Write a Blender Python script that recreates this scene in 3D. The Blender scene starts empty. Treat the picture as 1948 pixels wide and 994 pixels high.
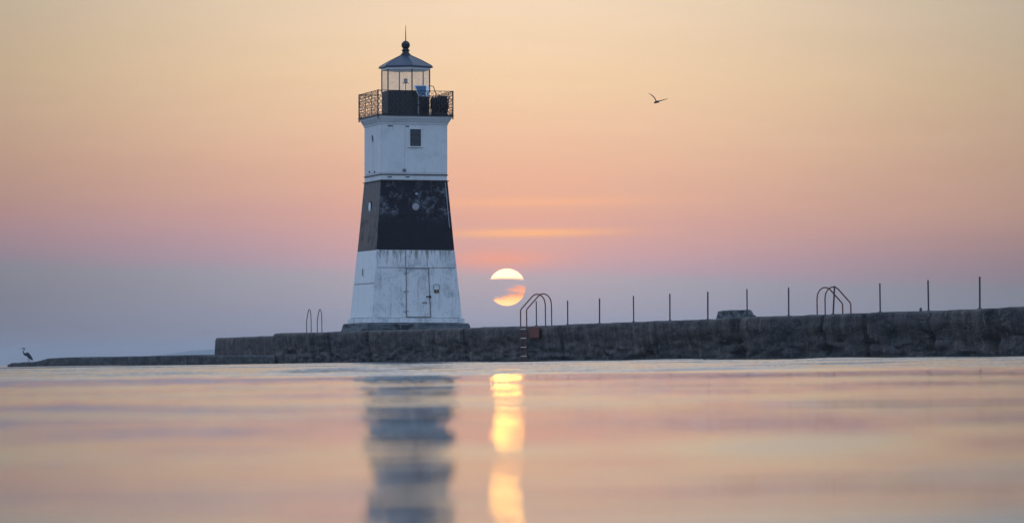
import bpy, bmesh, math, random
import numpy as np
from mathutils import Vector, Matrix, noise as mnoise

random.seed(7)
rng = np.random.default_rng(11)
scene = bpy.context.scene
COL = scene.collection
R = math.radians

# ------------------------------------------------------------------ camera
PW, PH = 1948.0, 994.0            # photograph pixels
F = 7567.0                        # focal length in photograph pixels (sun = 0.53 deg)
HC = 0.10                         # lens a hand's width above the lake
ROLL = 0.0121
HORIZON = 683.9                   # horizon row at the photograph's centre column
PITCH = math.atan((HORIZON - PH / 2) / F)
CAM = Vector((0, 0, HC))
_f = Vector((0, math.cos(PITCH), math.sin(PITCH)))
_up0 = Vector((0, -math.sin(PITCH), math.cos(PITCH)))
_x = Vector((1, 0, 0))
_u = (_up0 * math.cos(ROLL) + _x * math.sin(ROLL)).normalized()
_r = (_x * math.cos(ROLL) - _up0 * math.sin(ROLL)).normalized()
cd = bpy.data.cameras.new('camera')
cam = bpy.data.objects.new('camera', cd)
COL.objects.link(cam)
cam.matrix_world = Matrix(((_r.x, _u.x, -_f.x, CAM.x), (_r.y, _u.y, -_f.y, CAM.y), (_r.z, _u.z, -_f.z, CAM.z), (0, 0, 0, 1)))
cd.sensor_width = 36.0
cd.lens = 36.0 * F / PW
cd.clip_start = 0.1
cd.clip_end = 200000
cd.dof.use_dof = True
cd.dof.focus_distance = 150.0
cd.dof.aperture_fstop = 6.7
scene.camera = cam

# ------------------------------------------------------------------ exposure
scene.view_settings.view_transform = 'Standard'
scene.view_settings.look = 'None'
scene.view_settings.exposure = 0.0
scene.view_settings.gamma = 1.0
scene.view_settings.use_curve_mapping = False
scene.render.engine = 'CYCLES'
scene.cycles.use_denoising = True
scene.cycles.max_bounces = 8
scene.cycles.transparent_max_bounces = 16
scene.cycles.volume_bounces = 1
scene.cycles.sample_clamp_indirect = 40.0

SUN_PX = (964.5, 546.0)
SUN_RPX = 35.3


def ray(px, py):
    return (_f + _r * ((px - PW / 2) / F) + _u * ((PH / 2 - py) / F))


SUN_DIR = ray(*SUN_PX).normalized()
SUN_EL = math.asin(SUN_DIR.z)
SUN_AZ = math.atan2(SUN_DIR.x, SUN_DIR.y)


def srgb(r, g, b):
    def c(v):
        v /= 255.0
        return v / 12.92 if v <= 0.04045 else ((v + 0.055) / 1.055) ** 2.4
    return (c(r), c(g), c(b), 1.0)


# ------------------------------------------------------------------ node helper
class NT:
    def __init__(self, tree):
        self.t = tree
        self.n = tree.nodes
        self.n.clear()

    def new(self, kind, **kw):
        nd = self.n.new(kind)
        for k, v in kw.items():
            setattr(nd, k, v)
        return nd

    def link(self, a, b):
        self.t.links.new(a, b)

    def put(self, v, sock):
        if isinstance(v, bpy.types.NodeSocket):
            self.t.links.new(v, sock)
        else:
            sock.default_value = v

    def m(self, op, a, b=None, c=None, clamp=False):
        nd = self.new('ShaderNodeMath', operation=op, use_clamp=clamp)
        self.put(a, nd.inputs[0])
        if b is not None:
            self.put(b, nd.inputs[1])
        if c is not None:
            self.put(c, nd.inputs[2])
        return nd.outputs[0]

    def step(self, v, a, b):            # smoothstep a..b -> 0..1
        nd = self.new('ShaderNodeMapRange', interpolation_type='SMOOTHSTEP')
        self.put(v, nd.inputs[0])
        nd.inputs[1].default_value = a
        nd.inputs[2].default_value = b
        return nd.outputs[0]

    def lin(self, v, a, b, c=0.0, d=1.0):
        nd = self.new('ShaderNodeMapRange')
        self.put(v, nd.inputs[0])
        nd.inputs[1].default_value = a
        nd.inputs[2].default_value = b
        nd.inputs[3].default_value = c
        nd.inputs[4].default_value = d
        return nd.outputs[0]

    def mix(self, f, a, b, blend='MIX'):
        nd = self.new('ShaderNodeMix', data_type='RGBA', blend_type=blend)
        self.put(f, nd.inputs[0])
        self.put(a, nd.inputs[6])
        self.put(b, nd.inputs[7])
        return nd.outputs[2]

    def ramp(self, f, stops, interp='LINEAR'):
        nd = self.new('ShaderNodeValToRGB')
        cr = nd.color_ramp
        cr.interpolation = interp
        while len(cr.elements) < len(stops):
            cr.elements.new(0.5)
        for e, (p, c) in zip(cr.elements, stops):
            e.position = p
            e.color = c if len(c) == 4 else (*c, 1)
        self.put(f, nd.inputs[0])
        return nd.outputs[0]

    def xyz(self, x, y, z):
        nd = self.new('ShaderNodeCombineXYZ')
        self.put(x, nd.inputs[0]); self.put(y, nd.inputs[1]); self.put(z, nd.inputs[2])
        return nd.outputs[0]

    def sep(self, v):
        nd = self.new('ShaderNodeSeparateXYZ')
        self.put(v, nd.inputs[0])
        return nd.outputs

    def noise(self, vec, scale, detail=4.0, rough=0.5, dist=0.0):
        nd = self.new('ShaderNodeTexNoise')
        self.put(vec, nd.inputs['Vector'])
        nd.inputs['Scale'].default_value = scale
        nd.inputs['Detail'].default_value = detail
        nd.inputs['Roughness'].default_value = rough
        nd.inputs['Distortion'].default_value = dist
        return nd.outputs[0]

    def scaled(self, vec, sx, sy, sz):
        nd = self.new('ShaderNodeVectorMath', operation='MULTIPLY')
        self.put(vec, nd.inputs[0])
        nd.inputs[1].default_value = (sx, sy, sz)
        return nd.outputs[0]


# ------------------------------------------------------------------ sky
world = bpy.data.worlds.new('World')
scene.world = world
world.use_nodes = True
w = NT(world.node_tree)
tc = w.new('ShaderNodeTexCoord')
dx, dy, dz = w.sep(tc.outputs['Generated'])
el = w.m('MULTIPLY', w.m('ARCSINE', dz), 180 / math.pi)                 # degrees above the horizon
az = w.m('MULTIPLY', w.m('ARCTAN2', dx, dy), 180 / math.pi)             # degrees from the view axis
daz = w.m('SUBTRACT', az, math.degrees(SUN_AZ))
skyvec = w.xyz(w.m('MULTIPLY', az, 0.10), w.m('MULTIPLY', el, 1.1), 3.7)
lowsky = w.step(el, 2.1, 0.9)
n1 = w.noise(skyvec, 1.0, 4, 0.55)
skyvec2 = w.xyz(w.m('MULTIPLY', az, 0.22), w.m('MULTIPLY', el, 3.5), 9.1)
n2 = w.noise(skyvec2, 1.0, 5, 0.6)
wob = w.m('ADD', w.m('MULTIPLY', w.m('SUBTRACT', n1, 0.5), 0.45), w.m('MULTIPLY', w.m('SUBTRACT', n2, 0.5), 0.24))
azl = w.m('MINIMUM', w.m('MAXIMUM', az, -12.0), 12.0)
e1 = w.m('ADD', w.m('ADD', el, w.m('MULTIPLY', azl, 0.034)), w.m('MULTIPLY', wob, w.step(el, 0.3, 1.8)))
LOW = [(0.00, (116, 142, 166)), (0.60, (132, 155, 178)), (1.16, (146, 163, 181)), (1.29, (166, 157, 178)),
       (1.60, (186, 157, 170)), (1.95, (203, 163, 160)), (2.35, (216, 174, 157)), (2.85, (226, 185, 159)), (3.40, (233, 197, 165)), (4.05, (238, 207, 170)), (5.20, (238, 215, 186)), (6.3, (239, 219, 193)), (7.9, (232, 226, 218))]
warm_low = w.ramp(w.m('DIVIDE', e1, 8.0, clamp=True), [(e / 8.0, srgb(*c)) for e, c in LOW])
HIGH = [(8, (232, 226, 218)), (11, (222, 229, 241)), (25, (205, 218, 236)), (50, (180, 206, 246)), (90, (168, 204, 252))]
warm_high = w.ramp(w.m('DIVIDE', el, 90.0, clamp=True), [(e / 90.0, srgb(*c)) for e, c in HIGH])
warm = w.mix(w.step(el, 7.0, 9.0), warm_low, warm_high)
tex = w.m('ADD', 0.95, w.m('MULTIPLY', w.noise(w.xyz(w.m('MULTIPLY', az, 0.35), w.m('MULTIPLY', el, 2.6), 1.3), 1.0, 6, 0.62), 0.10))
warm = w.mix(1.0, warm, w.xyz(tex, tex, tex), 'MULTIPLY')
# streaks of lit cloud over the sun
def blob(xc, yc, sx, sy):
    d = ray(xc, yc).normalized()
    ec, ac = math.degrees(math.asin(d.z)), math.degrees(math.atan2(d.x, d.y))
    sx = sx / 132.0; sy = sy / 132.0
    a = w.m('DIVIDE', w.m('SUBTRACT', az, ac), sx)
    b = w.m('DIVIDE', w.m('ADD', w.m('SUBTRACT', el, ec), w.m('MULTIPLY', w.m('SUBTRACT', n2, 0.5), 0.05)), sy)
    q = w.m('ADD', w.m('MULTIPLY', a, a), w.m('MULTIPLY', b, b))
    return w.m('POWER', 2.718, w.m('MULTIPLY', q, -1.0))
warm = w.mix(w.m('MULTIPLY', blob(1005, 443, 155, 8), 1.0), warm, srgb(255, 190, 126))
warm = w.mix(w.m('MULTIPLY', blob(1010, 384, 210, 9), 0.7), warm, srgb(246, 188, 142))
warm = w.mix(w.m('MULTIPLY', blob(950, 492, 105, 18), 0.80), warm, srgb(238, 154, 130))
warm = w.mix(w.m('MULTIPLY', blob(960, 400, 330, 130), 0.42), warm, srgb(240, 172, 138))
# dimming away from the sun, then the blue dome of the rest of the sky
fall = w.m('DIVIDE', 1.0, w.m('ADD', 1.0, w.m('POWER', w.m('DIVIDE', w.m('ABSOLUTE', daz), 9.8), 2.0)))
fall = w.m('MAXIMUM', fall, 0.60)
fall = w.m('ADD', fall, w.m('MULTIPLY', w.m('SUBTRACT', 1.0, fall), w.step(el, 6.0, 30.0)))
warm = w.mix(1.0, warm, w.xyz(*[w.m('POWER', fall, w.m('ADD', w.m('MULTIPLY', lowsky, b_), a_)) for a_, b_ in ((1.28, 0.90), (1.10, 0.50), (0.98, 0.60))]), 'MULTIPLY')
DOME = [(0, (168, 184, 212)), (8, (174, 196, 230)), (30, (174, 206, 250)), (90, (168, 204, 252))]
dome = w.ramp(w.m('DIVIDE', el, 90.0, clamp=True), [(e / 90.0, srgb(*c)) for e, c in DOME])
away = w.m('MULTIPLY', w.step(w.m('ABSOLUTE', daz), 8.0, 48.0), 1.0)
sky = w.mix(away, warm, dome)
nish = w.new('ShaderNodeTexSky')
nish.sky_type = 'NISHITA'
nish.sun_disc = False
nish.sun_elevation = SUN_EL
nish.sun_rotation = SUN_AZ
bg1 = w.new('ShaderNodeBackground')
w.put(sky, bg1.inputs[0])
bg1.inputs[1].default_value = 1.0
bg2 = w.new('ShaderNodeBackground')
w.link(nish.outputs[0], bg2.inputs[0])
bg2.inputs[1].default_value = 0.006
add = w.new('ShaderNodeAddShader')
w.link(bg1.outputs[0], add.inputs[0])
w.link(bg2.outputs[0], add.inputs[1])
wo = w.new('ShaderNodeOutputWorld')
w.link(add.outputs[0], wo.inputs[0])

# ------------------------------------------------------------------ sun lamp (veiled, on the horizon: almost no direct light)
sl = bpy.data.lights.new('sun_lamp', 'SUN')
sl.energy = 0.0013
sl.angle = R(0.43)
sl.color = (1.0, 0.46, 0.05)
slo = bpy.data.objects.new('sun_lamp', sl)
COL.objects.link(slo)
slo.rotation_mode = 'QUATERNION'
slo.rotation_quaternion = SUN_DIR.to_track_quat('Z', 'Y')
slo.location = (0, 400, 60)


# ------------------------------------------------------------------ mesh helpers
class MB:
    def __init__(self):
        self.v = []
        self.f = []

    def add(self, vs, fs):
        o = len(self.v)
        self.v += [tuple(p) for p in vs]
        self.f += [tuple(i + o for i in q) for q in fs]

    def hexa(self, p):      # 8 points: bottom ring 0-3, top ring 4-7
        self.add(p, [(3, 2, 1, 0), (4, 5, 6, 7), (0, 1, 5, 4), (1, 2, 6, 5), (2, 3, 7, 6), (3, 0, 4, 7)])
        return self

    def box(self, x0, x1, y0, y1, z0, z1):
        return self.hexa([(x0, y0, z0), (x1, y0, z0), (x1, y1, z0), (x0, y1, z0),
                          (x0, y0, z1), (x1, y0, z1), (x1, y1, z1), (x0, y1, z1)])

    def tube(self, pts, r, n=8, caps=True):
        pts = [Vector(p) for p in pts]
        rs = r if isinstance(r, (list, tuple)) else [r] * len(pts)
        rings = []
        t0 = (pts[1] - pts[0]).normalized()
        ref = Vector((0, 0, 1)) if abs(t0.z) < 0.9 else Vector((1, 0, 0))
        nrm = t0.cross(ref).normalized()
        for i, p in enumerate(pts):
            t = (pts[min(i + 1, len(pts) - 1)] - pts[max(i - 1, 0)]).normalized()
            nrm = (nrm - t * nrm.dot(t)).normalized()
            b = t.cross(nrm)
            rings.append([p + (nrm * math.cos(a) + b * math.sin(a)) * rs[i] for a in [2 * math.pi * k / n for k in range(n)]])
        vs = [q for ring in rings for q in ring]
        fs = []
        for i in range(len(rings) - 1):
            for k in range(n):
                k2 = (k + 1) % n
                fs.append((i * n + k, i * n + k2, (i + 1) * n + k2, (i + 1) * n + k))
        if caps:
            fs.append(tuple(range(n - 1, -1, -1)))
            fs.append(tuple((len(rings) - 1) * n + k for k in range(n)))
        self.add(vs, fs)
        return self

    def lathe(self, prof, n=24, c=(0, 0, 0), a0=0.0, axis=None):
        # prof: list of (radius, height); axis: optional 3x3 turning z to another direction
        vs = []
        for (r, z) in prof:
            for k in range(n):
                a = a0 + 2 * math.pi * k / n
                p = Vector((r * math.cos(a), r * math.sin(a), z))
                if axis is not None:
                    p = axis @ p
                vs.append(p + Vector(c))
        fs = []
        for i in range(len(prof) - 1):
            for k in range(n):
                k2 = (k + 1) % n
                fs.append((i * n + k, i * n + k2, (i + 1) * n + k2, (i + 1) * n + k))
        fs.append(tuple(range(n - 1, -1, -1)))
        fs.append(tuple((len(prof) - 1) * n + k for k in range(n)))
        self.add(vs, fs)
        return self

    def build(self, name, mat, parent=None, smooth=False, bevel=0.0, angle=None):
        me = bpy.data.meshes.new(name)
        me.from_pydata([tuple(p) for p in self.v], [], self.f)
        me.validate()
        bm = bmesh.new()
        bm.from_mesh(me)
        bmesh.ops.recalc_face_normals(bm, faces=bm.faces)
        if bevel:
            eds = [e for e in bm.edges if len(e.link_faces) == 2 and e.calc_face_angle(0) > 0.5]
            bmesh.ops.bevel(bm, geom=eds, offset=bevel, segments=2, affect='EDGES', profile=0.5)
        if smooth:
            for f in bm.faces:
                f.smooth = True
            if angle:
                for e in bm.edges:
                    if len(e.link_faces) == 2 and e.calc_face_angle(0) > angle:
                        e.smooth = False
        bm.to_mesh(me)
        bm.free()
        if mat:
            me.materials.append(mat)
        o = bpy.data.objects.new(name, me)
        COL.objects.link(o)
        if parent:
            o.parent = parent
        return o


def tag(o, label=None, cat=None, group=None, kind=None):
    if label: o['label'] = label
    if cat: o['category'] = cat
    if group: o['group'] = group
    if kind: o['kind'] = kind
    return o


def empty(name, label, cat, loc=(0, 0, 0), group=None):
    o = bpy.data.objects.new(name, None)
    o.empty_display_size = 0.3
    COL.objects.link(o)
    o.location = loc
    return tag(o, label, cat, group)


def copy_tree(o, parent=None):
    c = o.copy()
    COL.objects.link(c)
    c.parent = parent
    for ch in list(o.children):
        copy_tree(ch, c)
    return c


# ------------------------------------------------------------------ materials
MATS = {}


def mat(name):
    m_ = bpy.data.materials.new(name)
    m_.use_nodes = True
    t = NT(m_.node_tree)
    out = t.new('ShaderNodeOutputMaterial')
    b = t.new('ShaderNodeBsdfPrincipled')
    t.link(b.outputs[0], out.inputs[0])
    MATS[name] = m_
    return m_, t, b, out


def bump(t, b, h, dist, strength=1.0):
    nd = t.new('ShaderNodeBump')
    nd.inputs['Strength'].default_value = strength
    nd.inputs['Distance'].default_value = dist
    t.put(h, nd.inputs['Height'])
    t.link(nd.outputs[0], b.inputs['Normal'])


def simple(name, col, rough=0.5, metal=0.0, var=0.25, scale=8.0, bd=0.003):
    m_, t, b, _ = mat(name)
    c = t.new('ShaderNodeTexCoord').outputs['Object']
    n = t.noise(c, scale, 5, 0.6)
    lo = tuple(v * (1 - var) for v in col[:3]) + (1,)
    hi = tuple(min(1, v * (1 + var)) for v in col[:3]) + (1,)
    t.put(t.mix(n, lo, hi), b.inputs['Base Color'])
    b.inputs['Roughness'].default_value = rough
    b.inputs['Metallic'].default_value = metal
    if bd:
        bump(t, b, n, bd)
    return m_


def white_paint(name, dirt=0.35, rust=0.3, base=(0.74, 0.74, 0.73, 1)):
    m_, t, b, _ = mat(name)
    c = t.new('ShaderNodeTexCoord').outputs['Object']
    big = t.noise(c, 1.6, 4, 0.6)
    fine = t.noise(c, 11.0, 6, 0.65)
    streak = t.noise(t.scaled(c, 9.0, 9.0, 0.55), 1.0, 5, 0.65)
    drip = t.step(streak, 0.52, 0.74)
    patch = t.step(t.m('ADD', t.m('MULTIPLY', big, 0.6), t.m('MULTIPLY', fine, 0.4)), 0.46, 0.66)
    col = t.mix(t.m('MULTIPLY', patch, dirt), base, (0.40, 0.42, 0.43, 1))
    col = t.mix(t.m('MULTIPLY', drip, dirt * 0.9), col, (0.33, 0.33, 0.33, 1))
    speck = t.step(t.noise(t.scaled(c, 5, 5, 2.2), 3.2, 6, 0.7), 0.63, 0.72)
    col = t.mix(t.m('MULTIPLY', speck, rust), col, (0.15, 0.09, 0.06, 1))
    t.put(col, b.inputs['Base Color'])
    t.put(t.lin(fine, 0.3, 0.7, 0.42, 0.62), b.inputs['Roughness'])
    bump(t, b, t.m('ADD', big, t.m('MULTIPLY', fine, 0.2)), 0.012)
    return m_


white_paint('white_paint', 0.35, 0.25)
m_ = white_paint('stained_top', 0.8, 0.8)
t = NT.__new__(NT); t.t = m_.node_tree; t.n = m_.node_tree.nodes
b = next(n for n in t.n if n.type == 'BSDF_PRINCIPLED')
old = b.inputs['Base Color'].links[0].from_socket
c = t.new('ShaderNodeTexCoord').outputs['Object']
cz = t.sep(c)[2]
run = t.noise(t.scaled(c, 16, 16, 0.5), 1.0, 5, 0.65)
fall_ = t.lin(cz, 2.45, 3.15)
k = t.m('MULTIPLY', t.step(t.m('ADD', run, t.m('MULTIPLY', fall_, 0.24)), 0.66, 0.80), 0.75)
t.put(t.mix(k, old, (0.16, 0.13, 0.085, 1)), b.inputs['Base Color'])
white_paint('lit_white', 0.22, 0.3, (0.84, 0.83, 0.80, 1))  # light on the left face put into its colour: paler, less dirty white
white_paint('weathered_white', 0.85, 0.85)

# black paint, chalked in blotches
m_, t, b, _ = mat('black_paint')
c = t.new('ShaderNodeTexCoord').outputs['Object']
cz = t.sep(c)[2]
blot = t.noise(c, 2.3, 6, 0.68, 0.4)
fine = t.noise(c, 14.0, 5, 0.6)
strk = t.noise(t.scaled(c, 12, 12, 0.8), 1.0, 4, 0.6)
k = t.step(t.m('ADD', t.m('MULTIPLY', blot, 0.75), t.m('MULTIPLY', fine, 0.25)), 0.49, 0.66)
zone = t.m('MULTIPLY', t.step(cz, 4.2, 4.9), 0.85)
zone = t.m('ADD', zone, 0.05)
k2 = t.m('MULTIPLY', t.step(strk, 0.6, 0.8), 0.10)
col = t.mix(t.m('ADD', t.m('MULTIPLY', k, zone), k2, clamp=True), (0.009, 0.009, 0.015, 1), (0.20, 0.21, 0.23, 1))
t.put(col, b.inputs['Base Color'])
t.put(t.lin(k, 0, 1, 0.36, 0.7), b.inputs['Roughness'])
b.inputs['Specular IOR Level'].default_value = 0.2
bump(t, b, t.m('ADD', blot, t.m('MULTIPLY', fine, 0.15)), 0.01)

simple('black_iron', (0.016, 0.016, 0.02), 0.5, 0.0, 0.35, 9)
simple('undercoat', (0.27, 0.25, 0.24), 0.8, 0.0, 0.4, 9)
simple('roof_paint', (0.05, 0.06, 0.09), 0.42, 0.0, 0.25, 7)
simple('dark_iron', (0.03, 0.022, 0.022), 0.6, 0.0, 0.4, 20)
simple('lattice_iron', (0.055, 0.032, 0.026), 0.6, 0.0, 0.4, 20)
simple('rust_iron', (0.19, 0.052, 0.032), 0.7, 0.0, 0.45, 14, 0.004)
simple('rust_plate', (0.17, 0.042, 0.026), 0.7, 0.0, 0.4, 10, 0.004)
simple('post_steel', (0.03, 0.033, 0.042), 0.55, 0.0, 0.35, 16)
simple('lit_rung', (0.60, 0.57, 0.52), 0.5, 0.0, 0.3, 20)  # light caught along the rungs is painted in as a pale base
simple('dark_shutter', (0.045, 0.055, 0.065), 0.45, 0.0, 0.4, 9)
simple('pale_disc', (0.34, 0.35, 0.37), 0.5, 0.0, 0.25, 14)
simple('white_disc', (0.85, 0.85, 0.84), 0.4, 0.0, 0.08, 14)
simple('grey_metal', (0.30, 0.31, 0.33), 0.45, 0.6, 0.25, 14)
simple('light_metal', (0.68, 0.70, 0.72), 0.35, 0.3, 0.15, 14)
simple('feather_dark', (0.035, 0.045, 0.065), 0.75, 0.0, 0.4, 30)
simple('feather_grey', (0.16, 0.13, 0.12), 0.75, 0.0, 0.4, 25)
simple('feather_brown', (0.10, 0.06, 0.055), 0.75, 0.0, 0.4, 25)
simple('beak', (0.12, 0.10, 0.06), 0.5, 0.0, 0.3, 30)
simple('cabinet_paint', (0.018, 0.020, 0.022), 0.6, 0.0, 0.4, 8)
simple('far_trees', (0.05, 0.075, 0.05), 0.9, 0.0, 0.4, 0.05, 0)
simple('padlock_yellow', (0.35, 0.27, 0.06), 0.5, 0.2, 0.2, 14)

m_, t, b, _ = mat('solar_cell')
b.inputs['Base Color'].default_value = (0.05, 0.11, 0.24, 1)
b.inputs['Roughness'].default_value = 0.3
b.inputs['Specular IOR Level'].default_value = 0.3
c = t.new('ShaderNodeTexCoord').outputs['Object']
n = t.noise(c, 5, 3)
t.put(t.mix(n, (0.03, 0.07, 0.15, 1), (0.07, 0.13, 0.22, 1)), b.inputs['Base Color'])

m_, t, b, _ = mat('lantern_glass')
b.inputs['Base Color'].default_value = (0.97, 0.98, 0.98, 1)
b.inputs['Roughness'].default_value = 0.03
b.inputs['IOR'].default_value = 1.45
tr = t.new('ShaderNodeBsdfTransparent')
tr.inputs[0].default_value = (0.96, 0.97, 0.97, 1)
gl = t.new('ShaderNodeBsdfGlossy')
gl.inputs['Roughness'].default_value = 0.04
mx = t.new('ShaderNodeMixShader')
mx.inputs[0].default_value = 0.05; t.link(tr.outputs[0], mx.inputs[1]); t.link(gl.outputs[0], mx.inputs[2])
df = t.new('ShaderNodeBsdfDiffuse')
df.inputs[0].default_value = (0.75, 0.77, 0.78, 1)
mx2 = t.new('ShaderNodeMixShader')
sm = t.noise(t.new('ShaderNodeTexCoord').outputs['Object'], 3.0, 5, 0.6)
t.put(t.lin(sm, 0.3, 0.7, 0.05, 0.14), mx2.inputs[0])
t.link(mx.outputs[0], mx2.inputs[1]); t.link(df.outputs[0], mx2.inputs[2])
t.link(mx2.outputs[0], _.inputs[0])

# old wet concrete, algae and vertical runs
def concrete(name, lo, hi, tint=(0.055, 0.047, 0.054, 1), weed=0.9):
    m_, t, b, _ = mat(name)
    c = t.new('ShaderNodeTexCoord').outputs['Object']
    z = t.sep(c)[2]
    run = t.noise(t.scaled(c, 1.7, 1.7, 0.30), 1.0, 6, 0.68)
    run2 = t.noise(t.scaled(c, 5.5, 5.5, 0.7), 1.0, 5, 0.65)
    big = t.noise(c, 0.35, 4, 0.55)
    fine = t.noise(c, 16.0, 6, 0.68)
    k = t.m('ADD', t.m('MULTIPLY', run, 0.5), t.m('ADD', t.m('MULTIPLY', run2, 0.28), t.m('MULTIPLY', fine, 0.22)))
    col = t.ramp(k, [(0.36, tuple(v * 0.16 for v in lo)), (0.45, tuple(v * 0.8 for v in lo)), (0.54, hi), (0.66, tuple(min(1, v * 2.3) for v in hi))])
    col = t.mix(t.m('MULTIPLY', t.step(big, 0.42, 0.62), 0.5), col, tint)
    blo = t.noise(t.scaled(c, 0.9, 0.9, 3.6), 1.0, 7, 0.68, 0.3)
    dark = t.step(blo, 0.47, 0.40)
    col = t.mix(t.m('MULTIPLY', dark, 0.93), col, (0.014, 0.014, 0.016, 1))
    lit = t.m('MULTIPLY', t.step(blo, 0.53, 0.60), t.step(z, 0.95, 0.35))
    col = t.mix(t.m('MULTIPLY', lit, 0.42), col, (0.17, 0.17, 0.175, 1))
    alg = t.step(t.noise(t.scaled(c, 0.9, 0.9, 1.6), 1.0, 5, 0.65), 0.53, 0.68)
    col = t.mix(t.m('MULTIPLY', alg, 0.65), col, (0.022, 0.030, 0.024, 1))
    low = t.m('MULTIPLY', t.step(t.m('ADD', z, t.m('MULTIPLY', t.m('SUBTRACT', blo, 0.5), 1.1)), 0.24, 0.06), weed)
    col = t.mix(low, col, (0.016, 0.018, 0.018, 1))          # weed line at the water
    pale = t.step(t.noise(t.scaled(c, 7, 7, 3), 1.0, 6, 0.7), 0.60, 0.66)
    col = t.mix(t.m('MULTIPLY', pale, 0.7), col, (0.24, 0.24, 0.23, 1))
    t.put(col, b.inputs['Base Color'])
    t.put(t.lin(fine, 0.3, 0.7, 0.6, 0.9), b.inputs['Roughness'])
    bump(t, b, t.m('ADD', t.m('MULTIPLY', blo, 1.2), t.m('ADD', t.m('MULTIPLY', run2, 0.6), fine)), 0.06)
    return m_


concrete('wet_concrete', (0.056, 0.040, 0.034, 1), (0.108, 0.080, 0.068, 1))
concrete('low_concrete', (0.036, 0.036, 0.037, 1), (0.068, 0.068, 0.070, 1), (0.03, 0.033, 0.032, 1))
concrete('plinth_stone', (0.085, 0.10, 0.11, 1), (0.15, 0.17, 0.18, 1), (0.11, 0.13, 0.13, 1), 0.0)
concrete('slab_concrete', (0.11, 0.115, 0.12, 1), (0.19, 0.195, 0.20, 1), (0.13, 0.13, 0.135, 1), 0.0)

# ------------------------------------------------------------------ sun disc behind bars of cloud
SUN_D = 40000.0
SUN_R = SUN_D * SUN_RPX / F
m_, t, b, out = mat('sun_glow')
c = t.new('ShaderNodeTexCoord').outputs['Object']
sx, sy, sz = t.sep(c)
x = t.m('DIVIDE', sx, SUN_R)
z = t.m('DIVIDE', sz, SUN_R)
nn = t.m('SUBTRACT', t.noise(t.xyz(t.m('MULTIPLY', x, 1.2), 0.3, t.m('MULTIPLY', z, 6.5)), 1.0, 5, 0.65), 0.5)
top = t.step(t.m('ADD', t.m('ADD', z, t.m('MULTIPLY', nn, 0.22)), t.m('MULTIPLY', t.m('MULTIPLY', x, x), 0.03)), 0.38, 0.48)
midn = t.m('ADD', z, t.m('MULTIPLY', nn, 0.5))
mid = t.m('MULTIPLY', t.m('MULTIPLY', t.step(midn, -0.36, -0.22), t.step(midn, 0.12, -0.02)), t.step(t.m('ADD', x, t.m('MULTIPLY', nn, 1.6)), -0.02, 0.62))
low = t.step(t.m('SUBTRACT', t.m('ADD', z, t.m('MULTIPLY', nn, 0.95)), t.m('MULTIPLY', x, 0.22)), -0.36, -0.62)
em = t.new('ShaderNodeEmission')
ecol = t.ramp(t.lin(z, -1, 1), [(0.05, (2.4, 1.15, 0.42)), (0.18, (2.0, 0.86, 0.27)), (0.30, (1.3, 0.42, 0.16)), (0.38, (1.5, 0.55, 0.20)), (0.48, (1.3, 0.42, 0.18)), (0.68, (1.2, 0.82, 0.5)), (0.73, (1.8, 1.02, 0.58)), (0.80, (4.6, 1.9, 0.95))])
t.put(ecol, em.inputs[0])
em.inputs[1].default_value = 1.0
trn = t.new('ShaderNodeBsdfTransparent')
mx = t.new('ShaderNodeMixShader')
vis = t.m('ADD', t.m('ADD', top, t.m('MULTIPLY', mid, 0.8)), low, clamp=True)
front = t.m('LESS_THAN', sy, 0.0)                    # the far half of the ball adds nothing through the gaps
t.put(t.m('MULTIPLY', vis, front), mx.inputs[0])
t.link(trn.outputs[0], mx.inputs[1]); t.link(em.outputs[0], mx.inputs[2])
t.link(mx.outputs[0], out.inputs[0])
s = MB()
prof = [(SUN_R * math.sin(math.pi * i / 32) + 0.001, -SUN_R * math.cos(math.pi * i / 32)) for i in range(33)]
s.lathe(prof, 64)
sun = s.build('sun', MATS['sun_glow'], smooth=True)
sun.location = CAM + SUN_DIR * SUN_D
tag(sun, 'glowing sun disc crossed by bars of cloud, low right of the lighthouse', 'sun')

# ------------------------------------------------------------------ frames of reference along the pier
def col_pt(px, D):                       # ground position of photograph column px at depth D
    d = ray(px, 690)
    return Vector((d.x / d.y * D, D, 0))


A_ = col_pt(518, 169.7)
B_ = col_pt(1948, 93.4)
PDIR = (B_ - A_).normalized()            # along the pier, towards the camera
INW = Vector((-PDIR.y, PDIR.x, 0))       # from the visible face into the pier
if INW.x < 0:
    INW = -INW
THETA = math.atan2(INW.y, INW.x)
PIER_W = 8.0


def on_plane(px, py, u=0.0, s_off=None):
    """Point where the sight line through a photograph pixel meets the vertical plane u metres behind the pier face."""
    d = ray(px, py)
    k = ((A_ + INW * u - CAM).dot(INW)) / d.dot(INW)
    return CAM + d * k


def su(p):                               # world -> (s, u)
    q = Vector((p.x, p.y, 0)) - A_
    return q.dot(PDIR), q.dot(INW)


def W(s_, u_, z_=0.0):                   # (s, u, z) -> world
    p = A_ + PDIR * s_ + INW * u_
    return Vector((p.x, p.y, z_))


TOPPX = [(518, 633.4), (600, 632.4), (660, 629.8), (890, 623.3), (1000, 620.0), (1220, 611.0), (1350, 607.0), (1392, 604.0), (1400, 603.0), (1500, 600.5), (1640, 594.5),
         (1765, 591.0), (1832, 587.5), (1948, 582.5), (2150, 571.0)]
TOP_S = []
for px, py in TOPPX:
    p = on_plane(px, py)
    TOP_S.append((su(p)[0], p.z))
TS = np.array([a for a, _z in TOP_S]); TZ = np.array([_z for a, _z in TOP_S])


def pier_top(s_):
    return float(np.interp(s_, TS, TZ))


# ------------------------------------------------------------------ pier
def fbm(x, y, z, o=4):
    return mnoise.fractal(Vector((x, y, z)), 0.9, 2.1, o)


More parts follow.
